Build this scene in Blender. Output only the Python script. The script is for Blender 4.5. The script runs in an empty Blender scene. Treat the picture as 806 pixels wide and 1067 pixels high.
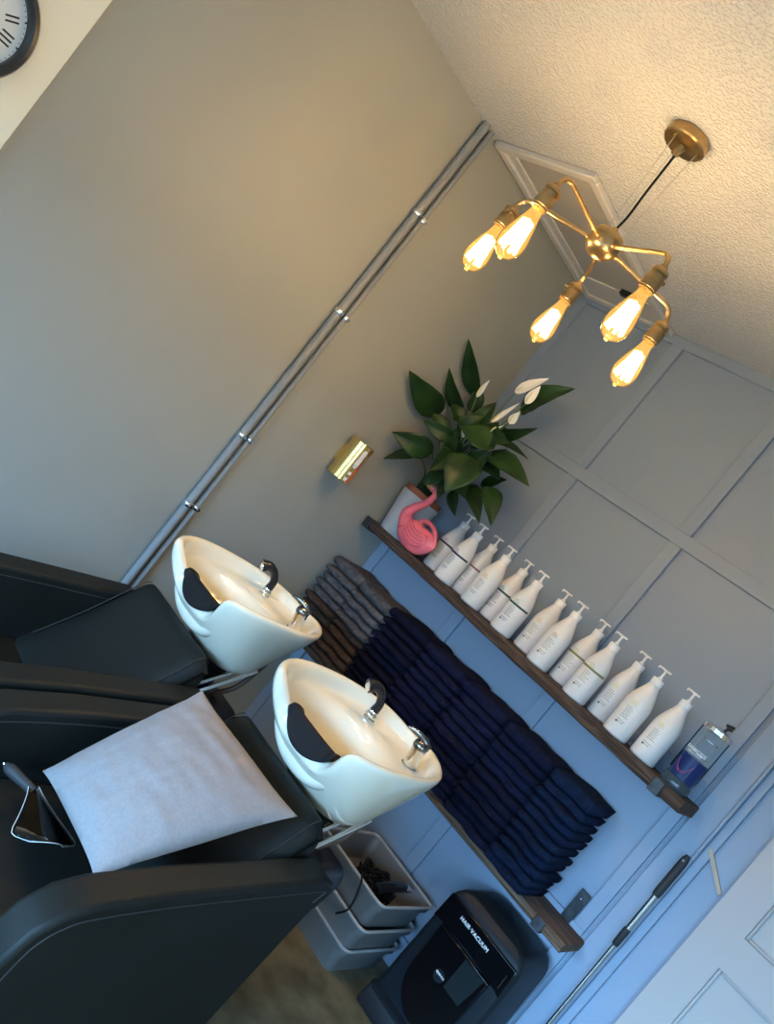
import bpy, bmesh, math, random
from mathutils import Vector, Matrix, noise

C = bpy.context.scene.collection
S = bpy.context.scene
H = 1.415                                   # camera height above the floor
PI = math.pi

# ------------------------------------------------------------------ camera
cd = bpy.data.cameras.new('camera')
cam = bpy.data.objects.new('camera', cd); C.objects.link(cam)
rt = Vector((0.57823987, 0.52295282, 0.62622599))
dn = Vector((0.50781352, 0.37006052, -0.77793357))
fw = Vector((-0.63856407, 0.76783824, -0.05157877))
m = Matrix.Identity(4)
for i in range(3):
    m[i][0] = rt[i]; m[i][1] = -dn[i]; m[i][2] = -fw[i]
m[2][3] = H
cam.matrix_world = m
cd.sensor_fit = 'HORIZONTAL'; cd.sensor_width = 36; cd.lens = 865.78 / 806 * 36
cd.clip_start = .02
S.camera = cam

# ------------------------------------------------------------------ world, daylight, exposure
w = bpy.data.worlds.new('world'); S.world = w; w.use_nodes = True
w.node_tree.nodes['Background'].inputs[0].default_value = (.55, .75, 1.0, 1)
w.node_tree.nodes['Background'].inputs[1].default_value = 2.4

def area(name, loc, rot, sx, sy, power, col):
    l = bpy.data.lights.new(name, 'AREA'); l.shape = 'RECTANGLE'; l.size = sx; l.size_y = sy
    l.energy = power; l.color = col
    o = bpy.data.objects.new(name, l); C.objects.link(o); o.location = loc; o.rotation_euler = rot
    return o
# daylight that comes in through the shop window behind the camera
DAY = area('window_daylight', (.3, -9.0, 4.3), (math.radians(78), 0, math.radians(2)), 14.0, 5.2, 13200, (.31, .60, 1.0))
SIDE = area('added_side_fill', (3.2, -.2, 1.9), (math.radians(82), 0, math.radians(90)), 3.0, 2.4, 95, (.80, .90, 1.0))  # added fill from the right, outside the unseen side window
BULBP = 12
S.view_settings.view_transform = 'Standard'
S.view_settings.look = 'None'
S.view_settings.exposure = 0.0
S.view_settings.gamma = 1.0
S.view_settings.use_curve_mapping = False

# ------------------------------------------------------------------ materials
def N(nt, t, **k):
    n = nt.nodes.new(t)
    for a, b in k.items(): setattr(n, a, b)
    return n
def mat(name, col, rough=.5, metal=0, bump=0, bscale=200, var=0, vscale=6, col2=None, spec=.5, trans=0, alpha=1, coat=0,
        detail=3, stretch=None, sheen=0, ior=1.45, bdist=.002, ramp=(.35, .65)):
    M = bpy.data.materials.new(name); M.use_nodes = True; nt = M.node_tree
    b = nt.nodes['Principled BSDF']
    b.inputs['Base Color'].default_value = (*col, 1); b.inputs['Roughness'].default_value = rough
    b.inputs['Metallic'].default_value = metal; b.inputs['Specular IOR Level'].default_value = spec
    b.inputs['Transmission Weight'].default_value = trans; b.inputs['Alpha'].default_value = alpha
    b.inputs['Coat Weight'].default_value = coat; b.inputs['Sheen Weight'].default_value = sheen
    b.inputs['IOR'].default_value = ior
    tc = N(nt, 'ShaderNodeTexCoord'); src = tc.outputs['Object']
    if stretch:
        mp = N(nt, 'ShaderNodeMapping'); mp.inputs['Scale'].default_value = stretch
        nt.links.new(src, mp.inputs[0]); src = mp.outputs[0]
    if var or col2:
        n = N(nt, 'ShaderNodeTexNoise'); n.inputs['Scale'].default_value = vscale; n.inputs['Detail'].default_value = detail
        nt.links.new(src, n.inputs['Vector'])
        r = N(nt, 'ShaderNodeValToRGB')
        c2 = col2 or tuple(min(1, c * (1 + var)) for c in col)
        c1 = col if col2 else tuple(c * (1 - var) for c in col)
        r.color_ramp.elements[0].color = (*c1, 1); r.color_ramp.elements[1].color = (*c2, 1)
        r.color_ramp.elements[0].position = ramp[0]; r.color_ramp.elements[1].position = ramp[1]
        nt.links.new(n.outputs['Fac'], r.inputs[0]); nt.links.new(r.outputs[0], b.inputs['Base Color'])
    if bump:
        n = N(nt, 'ShaderNodeTexNoise'); n.inputs['Scale'].default_value = bscale; n.inputs['Detail'].default_value = 4
        nt.links.new(src, n.inputs['Vector'])
        bp = N(nt, 'ShaderNodeBump'); bp.inputs['Strength'].default_value = bump; bp.inputs['Distance'].default_value = bdist
        nt.links.new(n.outputs['Fac'], bp.inputs['Height']); nt.links.new(bp.outputs[0], b.inputs['Normal'])
    return M
def glassy(name, col, mixf=.12, rough=.02, em=None):
    "thin glass: mostly clear with a mirror-like skin"
    M = bpy.data.materials.new(name); M.use_nodes = True; nt = M.node_tree
    for n in list(nt.nodes): nt.nodes.remove(n)
    out = N(nt, 'ShaderNodeOutputMaterial'); mx = N(nt, 'ShaderNodeMixShader')
    t = N(nt, 'ShaderNodeBsdfTransparent'); g = N(nt, 'ShaderNodeBsdfGlossy'); lw = N(nt, 'ShaderNodeLayerWeight')
    t.inputs[0].default_value = (*col, 1); g.inputs['Roughness'].default_value = rough
    lw.inputs['Blend'].default_value = mixf
    if em:
        ad = N(nt, 'ShaderNodeAddShader'); e_ = N(nt, 'ShaderNodeEmission'); e_.inputs[0].default_value = (*em[0], 1); e_.inputs[1].default_value = em[1]
        nt.links.new(t.outputs[0], ad.inputs[0]); nt.links.new(e_.outputs[0], ad.inputs[1]); t = ad
    nt.links.new(lw.outputs['Fresnel'], mx.inputs[0]); nt.links.new(t.outputs[0], mx.inputs[1]); nt.links.new(g.outputs[0], mx.inputs[2])
    nt.links.new(mx.outputs[0], out.inputs[0])
    return M
def emit(name, col, st):
    M = bpy.data.materials.new(name); M.use_nodes = True; nt = M.node_tree
    b = nt.nodes['Principled BSDF']; b.inputs['Emission Color'].default_value = (*col, 1)
    b.inputs['Emission Strength'].default_value = st; b.inputs['Base Color'].default_value = (1, .8, .5, 1)
    return M

GREY = (.325, .325, .286)
m_wall = mat('grey_wall_paint', GREY, .55, bump=.12, bscale=90, var=.02, vscale=2)
m_panel = mat('grey_panel_paint', (.242, .302, .385), .45, bump=.08, bscale=60)
m_cream = mat('cream_wall_paint', (.86, .79, .62), .8, bump=.1, bscale=120)
m_gloss = mat('grey_pipe_paint', (.25, .262, .265), .5, spec=.3)
m_white = mat('white_gloss_paint', (.40, .365, .345), .35, bump=.05, bscale=30)
m_hatch = mat('white_hatch_paint', (.55, .53, .50), .45)
m_hatchp = mat('hatch_board_paint', (.40, .38, .35), .5, var=.05, vscale=4)
m_leather = mat('black_leatherette', (.0085, .0095, .0082), .55, spec=.24, bump=.25, bscale=420, bdist=.0008, var=.15, vscale=5)
m_seam = mat('black_piping', (.022, .024, .024), .5)
m_ceramic = mat('white_ceramic', (.74, .69, .55), .09, coat=.5)
m_rubber = mat('black_rubber', (.012, .012, .013), .6, spec=.15)
m_chrome = mat('chrome', (.78, .79, .8), .08, metal=1)
m_blackplastic = mat('black_gloss_plastic', (.012, .012, .014), .2)
m_brass = mat('aged_brass', (.50, .34, .16), .28, metal=1, var=.2, vscale=25)
m_gold = mat('polished_gold', (.86, .62, .22), .13, metal=1)
m_cable = mat('black_cable', (.006, .006, .007), .55, spec=.25)
m_steelw = mat('thin_steel_wire', (.7, .66, .6), .3, metal=1)
m_bulb = glassy('amber_bulb_glass', (1.0, .86, .55), .08, em=((1.0, .55, .14), .45))  # glass emits faintly, painting in the bloom round the filament
m_fil = emit('glowing_filament', (1.0, .66, .25), 25)
m_bottle = mat('white_bottle_plastic', (.74, .71, .675), .3, spec=.45)
m_pump = mat('white_pump_plastic', (.83, .82, .81), .25)
m_navy = [mat('navy_towel_%d' % i, c, .95, bump=.9, bscale=900, bdist=.003, var=.3, vscale=60, spec=.12) for i, c in enumerate(
    [(.0065, .0065, .018), (.009, .0095, .030), (.0075, .010, .030), (.006, .013, .036)])]
m_gtow = [mat('grey_towel_%d' % i, c, .95, bump=.9, bscale=900, bdist=.003, var=.3, vscale=60, spec=.12) for i, c in enumerate(
    [(.085, .070, .066), (.075, .048, .036), (.098, .086, .088)])]
m_pink = mat('pink_plastic', (.84, .17, .22), .35)
m_pinkd = mat('pink_plastic_groove', (.45, .06, .09), .5)
m_yellow = mat('yellow_beak', (.80, .47, .06), .4)
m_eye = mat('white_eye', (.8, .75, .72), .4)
m_black = mat('black_matte', (.01, .01, .01), .6)
m_pot = mat('pale_grey_pot', (.45, .46, .48), .5)
m_terra = mat('terracotta', (.33, .10, .045), .8, var=.15, vscale=20)
m_soil = mat('potting_soil', (.03, .02, .015), .95, bump=1, bscale=80, bdist=.01)
m_leaf = mat('peace_lily_leaf', (.009, .030, .010), .38, col2=(.020, .058, .014), vscale=9, spec=.35)
m_stem = mat('green_stem', (.10, .17, .05), .5)
m_spathe = mat('white_spathe', (.78, .76, .70), .5)
m_spadix = mat('cream_spadix', (.7, .62, .35), .7)
m_cush = mat('pale_grey_linen', (.255, .232, .230), .9, bump=.5, bscale=600, bdist=.001, var=.05, vscale=150)
m_iron = mat('black_iron', (.05, .055, .06), .45, metal=.6, var=.3, vscale=40)
m_screw = mat('steel_screw', (.7, .7, .7), .25, metal=1)
m_crate = mat('frosted_plastic', (.17, .18, .185), .4, trans=.3)
m_rim = mat('white_plastic_rim', (.34, .35, .36), .4)
m_vac = mat('dark_grey_plastic', (.008, .012, .016), .45, spec=.2)
m_vacg = mat('piano_black_panel', (.003, .003, .004), .1, spec=.4)
m_dchrome = mat('chrome_dark_reflection', (.22, .22, .23), .12, metal=1)  # chrome colour darkened to hold its dark reflections
m_vacs = mat('satin_black_plastic', (.012, .013, .015), .4)
m_txt = mat('silver_print', (.85, .88, .9), .5)
m_txtg = mat('grey_print', (.22, .22, .25), .6)
m_glass = glassy('clear_glass', (.90, .95, .96), .08)
m_visor = glassy('clear_visor_plastic', (.93, .95, .97), .22, .05)
m_liq = mat('blue_disinfectant', (.003, .02, .12), .12, spec=.5)
m_liqred = mat('magenta_print', (.16, .03, .12), .5)
m_alu = mat('brushed_steel_tube', (.55, .55, .52), .25, metal=1)
m_foam = mat('black_foam_grip', (.02, .021, .023), .65)
m_clockface = mat('clock_paper', (.72, .70, .66), .7)
m_clockrim = mat('dark_clock_rim', (.028, .028, .03), .35)
m_bag = mat('black_bin_liner', (.006, .007, .014), .3)
m_brown = mat('brown_hose', (.09, .055, .035), .5)
m_beige = mat('bare_wood_edge', (.42, .35, .27), .7)
m_floor = mat('brown_stone_vinyl', (.080, .064, .034), .55, col2=(.20, .175, .105), vscale=9, detail=8, bump=.15, bscale=40, ramp=(.3, .7))

def wood(name, c1, c2, c3):
    M = bpy.data.materials.new(name); M.use_nodes = True; nt = M.node_tree; b = nt.nodes['Principled BSDF']
    tc = N(nt, 'ShaderNodeTexCoord'); mp = N(nt, 'ShaderNodeMapping'); mp.inputs['Scale'].default_value = (1.2, 26, 34)
    n = N(nt, 'ShaderNodeTexNoise'); n.inputs['Scale'].default_value = 2.2; n.inputs['Detail'].default_value = 7; n.inputs['Distortion'].default_value = 2.4
    r = N(nt, 'ShaderNodeValToRGB'); e = r.color_ramp.elements
    e[0].color = (*c1, 1); e[1].color = (*c3, 1); e[0].position = .33; e[1].position = .68
    x = e.new(.5); x.color = (*c2, 1)
    nt.links.new(tc.outputs['Object'], mp.inputs[0]); nt.links.new(mp.outputs[0], n.inputs['Vector'])
    nt.links.new(n.outputs['Fac'], r.inputs[0]); nt.links.new(r.outputs[0], b.inputs['Base Color'])
    b.inputs['Roughness'].default_value = 2.4
    bp = N(nt, 'ShaderNodeBump'); bp.inputs['Strength'].default_value = .5; bp.inputs['Distance'].default_value = .003
    nt.links.new(n.outputs['Fac'], bp.inputs['Height']); nt.links.new(bp.outputs[0], b.inputs['Normal'])
    return M
m_wood = wood('dark_stained_board', (.018, .010, .007), (.05, .030, .021), (.13, .085, .06))
m_wood2 = wood('rustic_scaffold_board', (.03, .015, .009), (.085, .045, .028), (.20, .13, .08))

def stipple():
    "textured artex ceiling: small glossy raised dabs"
    M = bpy.data.materials.new('stippled_ceiling'); M.use_nodes = True; nt = M.node_tree; b = nt.nodes['Principled BSDF']
    tc = N(nt, 'ShaderNodeTexCoord')
    v = N(nt, 'ShaderNodeTexVoronoi'); v.inputs['Scale'].default_value = 120; v.feature = 'SMOOTH_F1'
    n = N(nt, 'ShaderNodeTexNoise'); n.inputs['Scale'].default_value = 60; n.inputs['Detail'].default_value = 3
    ad = N(nt, 'ShaderNodeVectorMath', operation='ADD')
    sc = N(nt, 'ShaderNodeVectorMath', operation='SCALE'); sc.inputs['Scale'].default_value = .012
    nt.links.new(tc.outputs['Object'], n.inputs['Vector']); nt.links.new(n.outputs['Color'], sc.inputs[0])
    nt.links.new(tc.outputs['Object'], ad.inputs[0]); nt.links.new(sc.outputs[0], ad.inputs[1]); nt.links.new(ad.outputs[0], v.inputs['Vector'])
    r = N(nt, 'ShaderNodeValToRGB'); r.color_ramp.elements[0].color = (1, 1, 1, 1); r.color_ramp.elements[1].color = (0, 0, 0, 1)
    r.color_ramp.elements[1].position = .55
    nt.links.new(v.outputs['Distance'], r.inputs[0])
    bp = N(nt, 'ShaderNodeBump'); bp.inputs['Strength'].default_value = .9; bp.inputs['Distance'].default_value = .004
    nt.links.new(r.outputs[0], bp.inputs['Height']); nt.links.new(bp.outputs[0], b.inputs['Normal'])
    b.inputs['Base Color'].default_value = (.56, .575, .585, 1); b.inputs['Roughness'].default_value = .22
    return M
m_ceil = stipple()

# ------------------------------------------------------------------ mesh helpers
W = {}
def tag(o, label=None, cat=None, group=None, kind=None):
    if label: o['label'] = label
    if cat: o['category'] = cat
    if group: o['group'] = group
    if kind: o['kind'] = kind
    return o
def thing(name, label, cat, loc, group=None):
    o = bpy.data.objects.new(name, None); C.objects.link(o); o.location = loc; o.empty_display_size = .05
    W[o.name] = Vector(loc)
    return tag(o, label, cat, group)
def obj(name, bm, mt, parent=None, origin=None, bevel=0, seg=3, smooth=True, ang=40, label=None, sub=0, bang=30):
    "verts of bm are in world coordinates at build time; a child is moved into its thing's frame"
    me = bpy.data.meshes.new(name)
    org = W[parent.name] if parent is not None else Vector(origin or (0, 0, 0))
    bmesh.ops.translate(bm, verts=bm.verts, vec=-org)
    bmesh.ops.recalc_face_normals(bm, faces=bm.faces)
    bm.to_mesh(me); bm.free()
    if isinstance(mt, (list, tuple)):
        for x in mt: me.materials.append(x)
    else: me.materials.append(mt)
    if smooth:
        for p in me.polygons: p.use_smooth = True
        me.set_sharp_from_angle(angle=math.radians(ang))
    o = bpy.data.objects.new(name, me); C.objects.link(o)
    if parent is not None: o.parent = parent
    else: o.location = org
    W[o.name] = org
    if bevel:
        b = o.modifiers.new('bevel', 'BEVEL'); b.width = bevel; b.segments = seg; b.limit_method = 'ANGLE'; b.angle_limit = math.radians(bang)
        b.harden_normals = False
    if sub:
        s = o.modifiers.new('sub', 'SUBSURF'); s.levels = sub; s.render_levels = sub
    if label: o['label'] = label
    return o
def NB(): return bmesh.new()
def box(bm, x0, x1, y0, y1, z0, z1, mi=0):
    v = [bm.verts.new((x, y, z)) for x in (x0, x1) for y in (y0, y1) for z in (z0, z1)]
    for f in ((0, 1, 3, 2), (4, 6, 7, 5), (0, 4, 5, 1), (2, 3, 7, 6), (0, 2, 6, 4), (1, 5, 7, 3)):
        bm.faces.new([v[i] for i in f]).material_index = mi
    return v
def lathe(bm, prof, c=(0, 0, 0), n=32, axis=None, mi=0, sx=1, sy=1, closed=False, caps=True):
    "prof: (radius, height) along axis (default +z)"
    M = Matrix.Identity(3)
    if axis is not None:
        M = Vector((0, 0, 1)).rotation_difference(Vector(axis)).to_matrix()
    c = Vector(c); rings = []
    if closed: prof = list(prof)
    for r, h in prof:
        if r < 1e-6: rings.append([bm.verts.new(c + M @ Vector((0, 0, h)))])
        else: rings.append([bm.verts.new(c + M @ Vector((r * sx * math.cos(2 * PI * i / n), r * sy * math.sin(2 * PI * i / n), h))) for i in range(n)])
    for a, b in (zip(rings, rings[1:] + rings[:1]) if closed else zip(rings, rings[1:])):
        for i in range(n):
            j = (i + 1) % n
            if len(a) == 1 and len(b) == 1: continue
            if len(a) == 1: f = bm.faces.new((a[0], b[i], b[j]))
            elif len(b) == 1: f = bm.faces.new((a[i], b[0], a[j]))
            else: f = bm.faces.new((a[i], a[j], b[j], b[i]))
            f.material_index = mi
    for R in (() if closed or not caps else (rings[0], rings[-1])):
        if len(R) > 2: bm.faces.new(R).material_index = mi
def spline(pts, n=8):
    P = [Vector(p) for p in pts]
    if len(P) < 3: return [P[0].lerp(P[-1], i / n) for i in range(n + 1)]
    out = []
    for i in range(len(P) - 1):
        p0 = P[i - 1] if i else P[0] * 2 - P[1]; p1 = P[i]; p2 = P[i + 1]; p3 = P[i + 2] if i + 2 < len(P) else P[-1] * 2 - P[-2]
        for k in range(n):
            t = k / n
            out.append(.5 * ((2 * p1) + (p2 - p0) * t + (2 * p0 - 5 * p1 + 4 * p2 - p3) * t * t + (3 * p1 - p0 - 3 * p2 + p3) * t ** 3))
    out.append(P[-1]); return out
def tube(bm, pts, r, n=12, mi=0, caps=True):
    P = [Vector(p) for p in pts]; rings = []; up = None
    for i, p in enumerate(P):
        d = (P[min(i + 1, len(P) - 1)] - P[max(i - 1, 0)])
        d = d.normalized() if d.length > 1e-9 else Vector((0, 0, 1))
        if up is None:
            up = d.orthogonal().normalized()
        else:
            up = (up - d * up.dot(d)); up = up.normalized() if up.length > 1e-6 else d.orthogonal().normalized()
        s = d.cross(up); rr = r[i] if isinstance(r, (list, tuple)) else r
        rings.append([bm.verts.new(p + (up * math.cos(2 * PI * k / n) + s * math.sin(2 * PI * k / n)) * rr) for k in range(n)])
    for a, b in zip(rings, rings[1:]):
        for k in range(n):
            j = (k + 1) % n; bm.faces.new((a[k], a[j], b[j], b[k])).material_index = mi
    if caps:
        bm.faces.new(rings[0]).material_index = mi; bm.faces.new(rings[-1]).material_index = mi
def prism_x(bm, prof, x0, x1, mi=0):
    "closed (y,z) outline extruded along x"
    a = [bm.verts.new((x0, y, z)) for y, z in prof]; b = [bm.verts.new((x1, y, z)) for y, z in prof]
    n = len(prof)
    bm.faces.new(a).material_index = mi; bm.faces.new(b[::-1]).material_index = mi
    for i in range(n):
        j = (i + 1) % n; bm.faces.new((a[i], b[i], b[j], a[j])).material_index = mi
def text(name, s, size, loc, ex, ez, mt, parent, depth=.0006, align='CENTER', font_sx=1, space=1.0):
    "raised lettering; ex = reading direction, ez = the letters' up direction"
    cu = bpy.data.curves.new(name, 'FONT'); cu.body = s; cu.size = size; cu.extrude = depth; cu.align_x = align; cu.align_y = 'CENTER'
    cu.resolution_u = 3; cu.space_character = space
    t = bpy.data.objects.new(name + '_tmp', cu); C.objects.link(t)
    dg = bpy.context.evaluated_depsgraph_get(); me = bpy.data.meshes.new_from_object(t.evaluated_get(dg))
    bpy.data.objects.remove(t); bpy.data.curves.remove(cu)
    ex = Vector(ex).normalized(); ez = Vector(ez); ez = (ez - ex * ez.dot(ex)).normalized(); nz = ex.cross(ez)
    M = Matrix((ex * font_sx, ez, nz)).transposed()
    for v in me.vertices: v.co = M @ v.co + Vector(loc)
    bm = NB(); bm.from_mesh(me); bpy.data.meshes.remove(me)
    return bm if parent is None else obj(name, bm, mt, parent, smooth=False)
def dup(o, par=None):
    c = o.copy(); C.objects.link(c)
    if par is not None: c.parent = par
    W[c.name] = W[o.name].copy()
    for ch in [x for x in bpy.data.objects if x.parent == o]: dup(ch, c)
    return c
def struct(name, bm, mt, **k): return tag(obj(name, bm, mt, **k), kind='structure')

# ================================================================== THE ROOM
XL, YB, ZC = -2.311, 2.90, H + 1.102       # left wall, back wall, ceiling
XR, YF = 1.35, -1.6
b = NB(); box(b, XL - .1, XR + .1, YF - .1, YB + .1, -.1, 0); struct('floor', b, m_floor, smooth=False)
b = NB(); box(b, XL - .1, XR + .1, YF - .1, YB + .1, ZC, ZC + .1); struct('ceiling', b, m_ceil, smooth=False)
b = NB(); box(b, XL - .1, XL, YF - .1, YB + .1, 0, ZC); struct('wall_left', b, m_wall, smooth=False)
b = NB(); box(b, XL - .02, XL + .03, YF, .735, 0, ZC); struct('wall_left_front', b, m_cream, bevel=.004, seg=2)
b = NB(); box(b, XL, XR, YB, YB + .1, 0, ZC); struct('wall_back', b, m_panel, smooth=False)
b = NB(); sy0, sy1, sz0, sz1 = -1.2, .9, .5, 2.0
box(b, XR, XR + .1, YF - .1, sy0, 0, ZC); box(b, XR, XR + .1, sy1, YB + .1, 0, ZC); box(b, XR, XR + .1, sy0, sy1, 0, sz0); box(b, XR, XR + .1, sy0, sy1, sz1, ZC)
struct('wall_right', b, m_cream, smooth=False)
b = NB()
for y in (sy0 + .03, (sy0 + sy1) / 2, sy1 - .03): box(b, XR + .03, XR + .08, y - .03, y + .03, sz0, sz1)
for z in (sz0 + .03, sz1 - .03): box(b, XR + .035, XR + .075, sy0, sy1, z - .03, z + .03)
w2 = struct('added_side_window', b, m_white, smooth=False)  # unseen window added to let the side fill light in
b = NB(); box(b, XR + .052, XR + .056, sy0 + .05, sy1 - .05, sz0 + .05, sz1 - .05); obj('pane', b, m_glass, w2, smooth=False)
# front wall with the shop window behind the camera
wx0, wx1, wz0, wz1 = -1.7, 1.1, .25, 1.65
b = NB()
box(b, XL, wx0, YF - .12, YF, 0, ZC); box(b, wx1, XR, YF - .12, YF, 0, ZC); box(b, wx0, wx1, YF - .12, YF, 0, wz0); box(b, wx0, wx1, YF - .12, YF, wz1, ZC)
struct('wall_front', b, m_cream, smooth=False)
b = NB()
for x in (wx0 + .03, (wx0 + wx1) / 2, wx1 - .03): box(b, x - .03, x + .03, YF - .09, YF - .03, wz0, wz1)
for z in (wz0 + .03, wz1 - .03): box(b, wx0, wx1, YF - .085, YF - .035, z - .03, z + .03)
wf = struct('window_1', b, m_white, smooth=False)
b = NB(); box(b, wx0 + .05, wx1 - .05, YF - .062, YF - .058, wz0 + .05, wz1 - .05); obj('pane', b, m_glass, wf, smooth=False)

# raised battens of the panelled back wall
T = .016
nt_ = [0]
def trim(x0, x1, z0, z1, mt=None, y0=None, y1=YB, bv=.0015):
    nt_[0] += 1
    b = NB(); box(b, x0, x1, YB - T if y0 is None else y0, y1, H + z0, H + z1)
    return struct('trim_%d' % nt_[0], b, mt or m_panel, bevel=bv, seg=2)
RZ = [(1.061, 1.102), (.405, .458), (-.225, -.172), (-.835, -.793)]
for z0, z1 in RZ: trim(XL, -.655, z0, z1)
trim(XL, -.655, -H, -H + .11)
for x0, x1 in ((XL, -2.262), (-1.795, -1.742), (-1.279, -1.226), (-.700, -.655)):
    zs = [1.061, .458, .405, -.172, -.225, -.793, -.835, -H + .11]
    for a, c in ((0, 1), (2, 3), (4, 5), (6, 7)): trim(x0, x1, zs[c], zs[a])
# right of the panelling: flat post, bead and the lining of the white door
TOPZ = .98
trim(-.655, -.634, -H, TOPZ, y0=YB - .004, bv=.001)
trim(-.634, -.556, -H, TOPZ, y0=YB - .030, bv=.003)
trim(-.556, -.545, -H, TOPZ, y0=YB - .040, bv=.004)
trim(-.545, -.517, -H, TOPZ, y0=YB - .022, bv=.003)
trim(-.517, -.40, -H, TOPZ, y0=YB - .006, bv=.001)
# small bare wooden catch set across the door lining
b = NB(); A = Vector((-.533, YB - .025, H - .318)); B2 = Vector((-.436, YB - .014, H - .402)); d = (B2 - A).normalized(); s = Vector((d.z, 0, -d.x)) * .007
v = [b.verts.new(p + q + Vector((0, yy, 0))) for p in (A, B2) for q in (-s, s) for yy in (0, .018)]
for f in ((0, 1, 3, 2), (4, 6, 7, 5), (0, 4, 5, 1), (2, 3, 7, 6), (0, 2, 6, 4), (1, 5, 7, 3)): b.faces.new([v[i] for i in f])
struct('trim_%d' % (nt_[0] + 1), b, m_beige, bevel=.001)

# white panelled door
dx0, dx1, dtop = -.422, .36, .62
YD = YB - .035
b = NB()
xs = [dx0, -.313, -.085, .022, .25, dx1]
zs = [-H + .01, -H + .22, -.554, -.440, .16, .27, dtop - .11, dtop]
for i in (0, 2, 4): box(b, xs[i], xs[i + 1], YD, YB, H + zs[0], H + dtop)
for i in (0, 2, 4, 6):
    for j in (1, 3): box(b, xs[j], xs[j + 1], YD, YB, H + zs[i], H + zs[i + 1])
for i in (1, 3, 5):
    for j in (1, 3):
        box(b, xs[j], xs[j + 1], YD + .014, YB, H + zs[i], H + zs[i + 1])
door = struct('door_1', b, m_white, smooth=False)
b = NB()
for i in (1, 3, 5):
    for j in (1, 3):
        x0, x1, z0, z1 = xs[j], xs[j + 1], H + zs[i], H + zs[i + 1]; q = .011
        box(b, x0, x0 + q, YD + .003, YD + .014, z0, z1); box(b, x1 - q, x1, YD + .003, YD + .014, z0, z1)
        box(b, x0 + q, x1 - q, YD + .003, YD + .014, z0, z0 + q); box(b, x0 + q, x1 - q, YD + .003, YD + .014, z1 - q, z1)
obj('panel_moulding', b, m_white, door, bevel=.004, seg=2)
b = NB(); lathe(b, [(.012, 0), (.012, .01), (.011, .03), (.026, .045), (.030, .06), (.022, .072), (0, .075)], (.305, YD, H - .5), 24, (0, -1, 0)); obj('door_handle', b, m_chrome, door)

# ---- loft hatch
hx0, hx1, hy0, hy1 = -2.286, -1.815, 1.944, 2.882
t = thing('ceiling_hatch', 'white framed loft hatch with a grey board, in the corner of the stippled ceiling', 'ceiling hatch', (hx0, hy0, ZC - .03))
b = NB(); q = .034
for r in ((hx0, hx1, hy0, hy0 + q), (hx0, hx1, hy1 - q, hy1), (hx0, hx0 + q, hy0 + q, hy1 - q), (hx1 - q, hx1, hy0 + q, hy1 - q)):
    box(b, *r, ZC - .022, ZC)
obj('frame', b, m_hatch, t, bevel=.004, seg=2)
b = NB(); q2 = .075
for r in ((hx0 + q, hx1 - q, 2.70, hy1 - q), (hx0 + q, hx0 + q2, hy0 + q, 2.70)): box(b, *r, ZC - .012, ZC)
obj('inner_lip', b, m_hatch, t, bevel=.002)
b = NB(); box(b, hx0 + q, hx1 - q, hy0 + q, hy1 - q, ZC - .006, ZC); obj('panel', b, m_hatchp, t, smooth=False)
b = NB(); box(b, -2.005, -1.935, 2.672, 2.700, ZC - .026, ZC - .004); obj('latch', b, m_black, t, bevel=.003, label='small dark latch')

# ---- painted pipes on the left wall
def pipe(y, r, clips, label):
    t = thing('wall_pipe', label, 'pipe', (XL, y, H - 1.3), 'grey pipes running up the left wall')
    b = NB(); tube(b, [(XL + r + .008, y, 0.02), (XL + r + .008, y, ZC)], r, 20); obj('tube', b, m_gloss, t)
    for z in clips:
        b = NB(); R = r + .0035
        pr = [(R, -.008), (R + .001, -.006), (R + .001, .006), (R, .008)]
        lathe(b, pr, (XL + r + .008, y, H + z), 20)
        box(b, XL, XL + .012, y - .006, y + .006, H + z - .006, H + z + .006)
        tube(b, [(XL + 2 * r + .004, y + .004, H + z), (XL + 2 * r + .016, y + .004, H + z)], .005, 8)
        obj('clip', b, m_chrome, t, label='shiny metal pipe clip')
    return t
cz = (-.567, -.258, .287, .717)
pipe(1.868, .0145, cz, 'thicker grey painted pipe on the left wall, nearer the clock')
pipe(1.912, .0105, cz, 'thinner grey painted pipe on the left wall, nearer the plant')

# ---- brass wall light
lx, ly, lz = XL + .062, 2.335, H - .183
t = thing('wall_light', 'shiny gold cylinder wall light beside the plant', 'wall light', (XL, ly, lz))
b = NB(); lathe(b, [(.0, 0), (.046, 0), (.050, .003), (.050, .167), (.046, .17), (.040, .17), (.040, .16), (0, .16)], (lx, ly, lz), 40); obj('cylinder', b, m_gold, t)
b = NB(); box(b, XL, lx - .03, ly - .025, ly + .025, lz + .05, lz + .12); obj('wall_mount', b, m_gold, t, bevel=.003)
def patch(bm, c, r, a0, a1, z0, z1, n=8, th=.0012, mi=0, rnd=0):
    "a thin curved plate on the outside of a cylinder"
    ri, ro = r, r + th
    g = []
    for i in range(n + 1):
        a = a0 + (a1 - a0) * i / n; e = 0
        if rnd: u = abs(2 * i / n - 1); e = rnd * (1 - math.sqrt(max(0, 1 - u * u)))
        g.append([bm.verts.new((c[0] + R * math.cos(a), c[1] + R * math.sin(a), c[2] + z)) for R, z in ((ri, z0 + e), (ro, z0 + e), (ro, z1 - e), (ri, z1 - e))])
    for p, q in zip(g, g[1:]):
        for k in range(4): bm.faces.new((p[k], q[k], q[(k + 1) % 4], p[(k + 1) % 4])).material_index = mi
    bm.faces.new(g[0]); bm.faces.new(g[-1])
b = NB(); a = math.radians(-12); patch(b, (lx, ly, lz), .0502, a - .2, a + .2, .068, .150, rnd=.011); obj('pale_reflection', b, m_eye, t, label='narrow pale reflection painted on the gold')  # pale curved plate stands for a reflection in the polished gold
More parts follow.
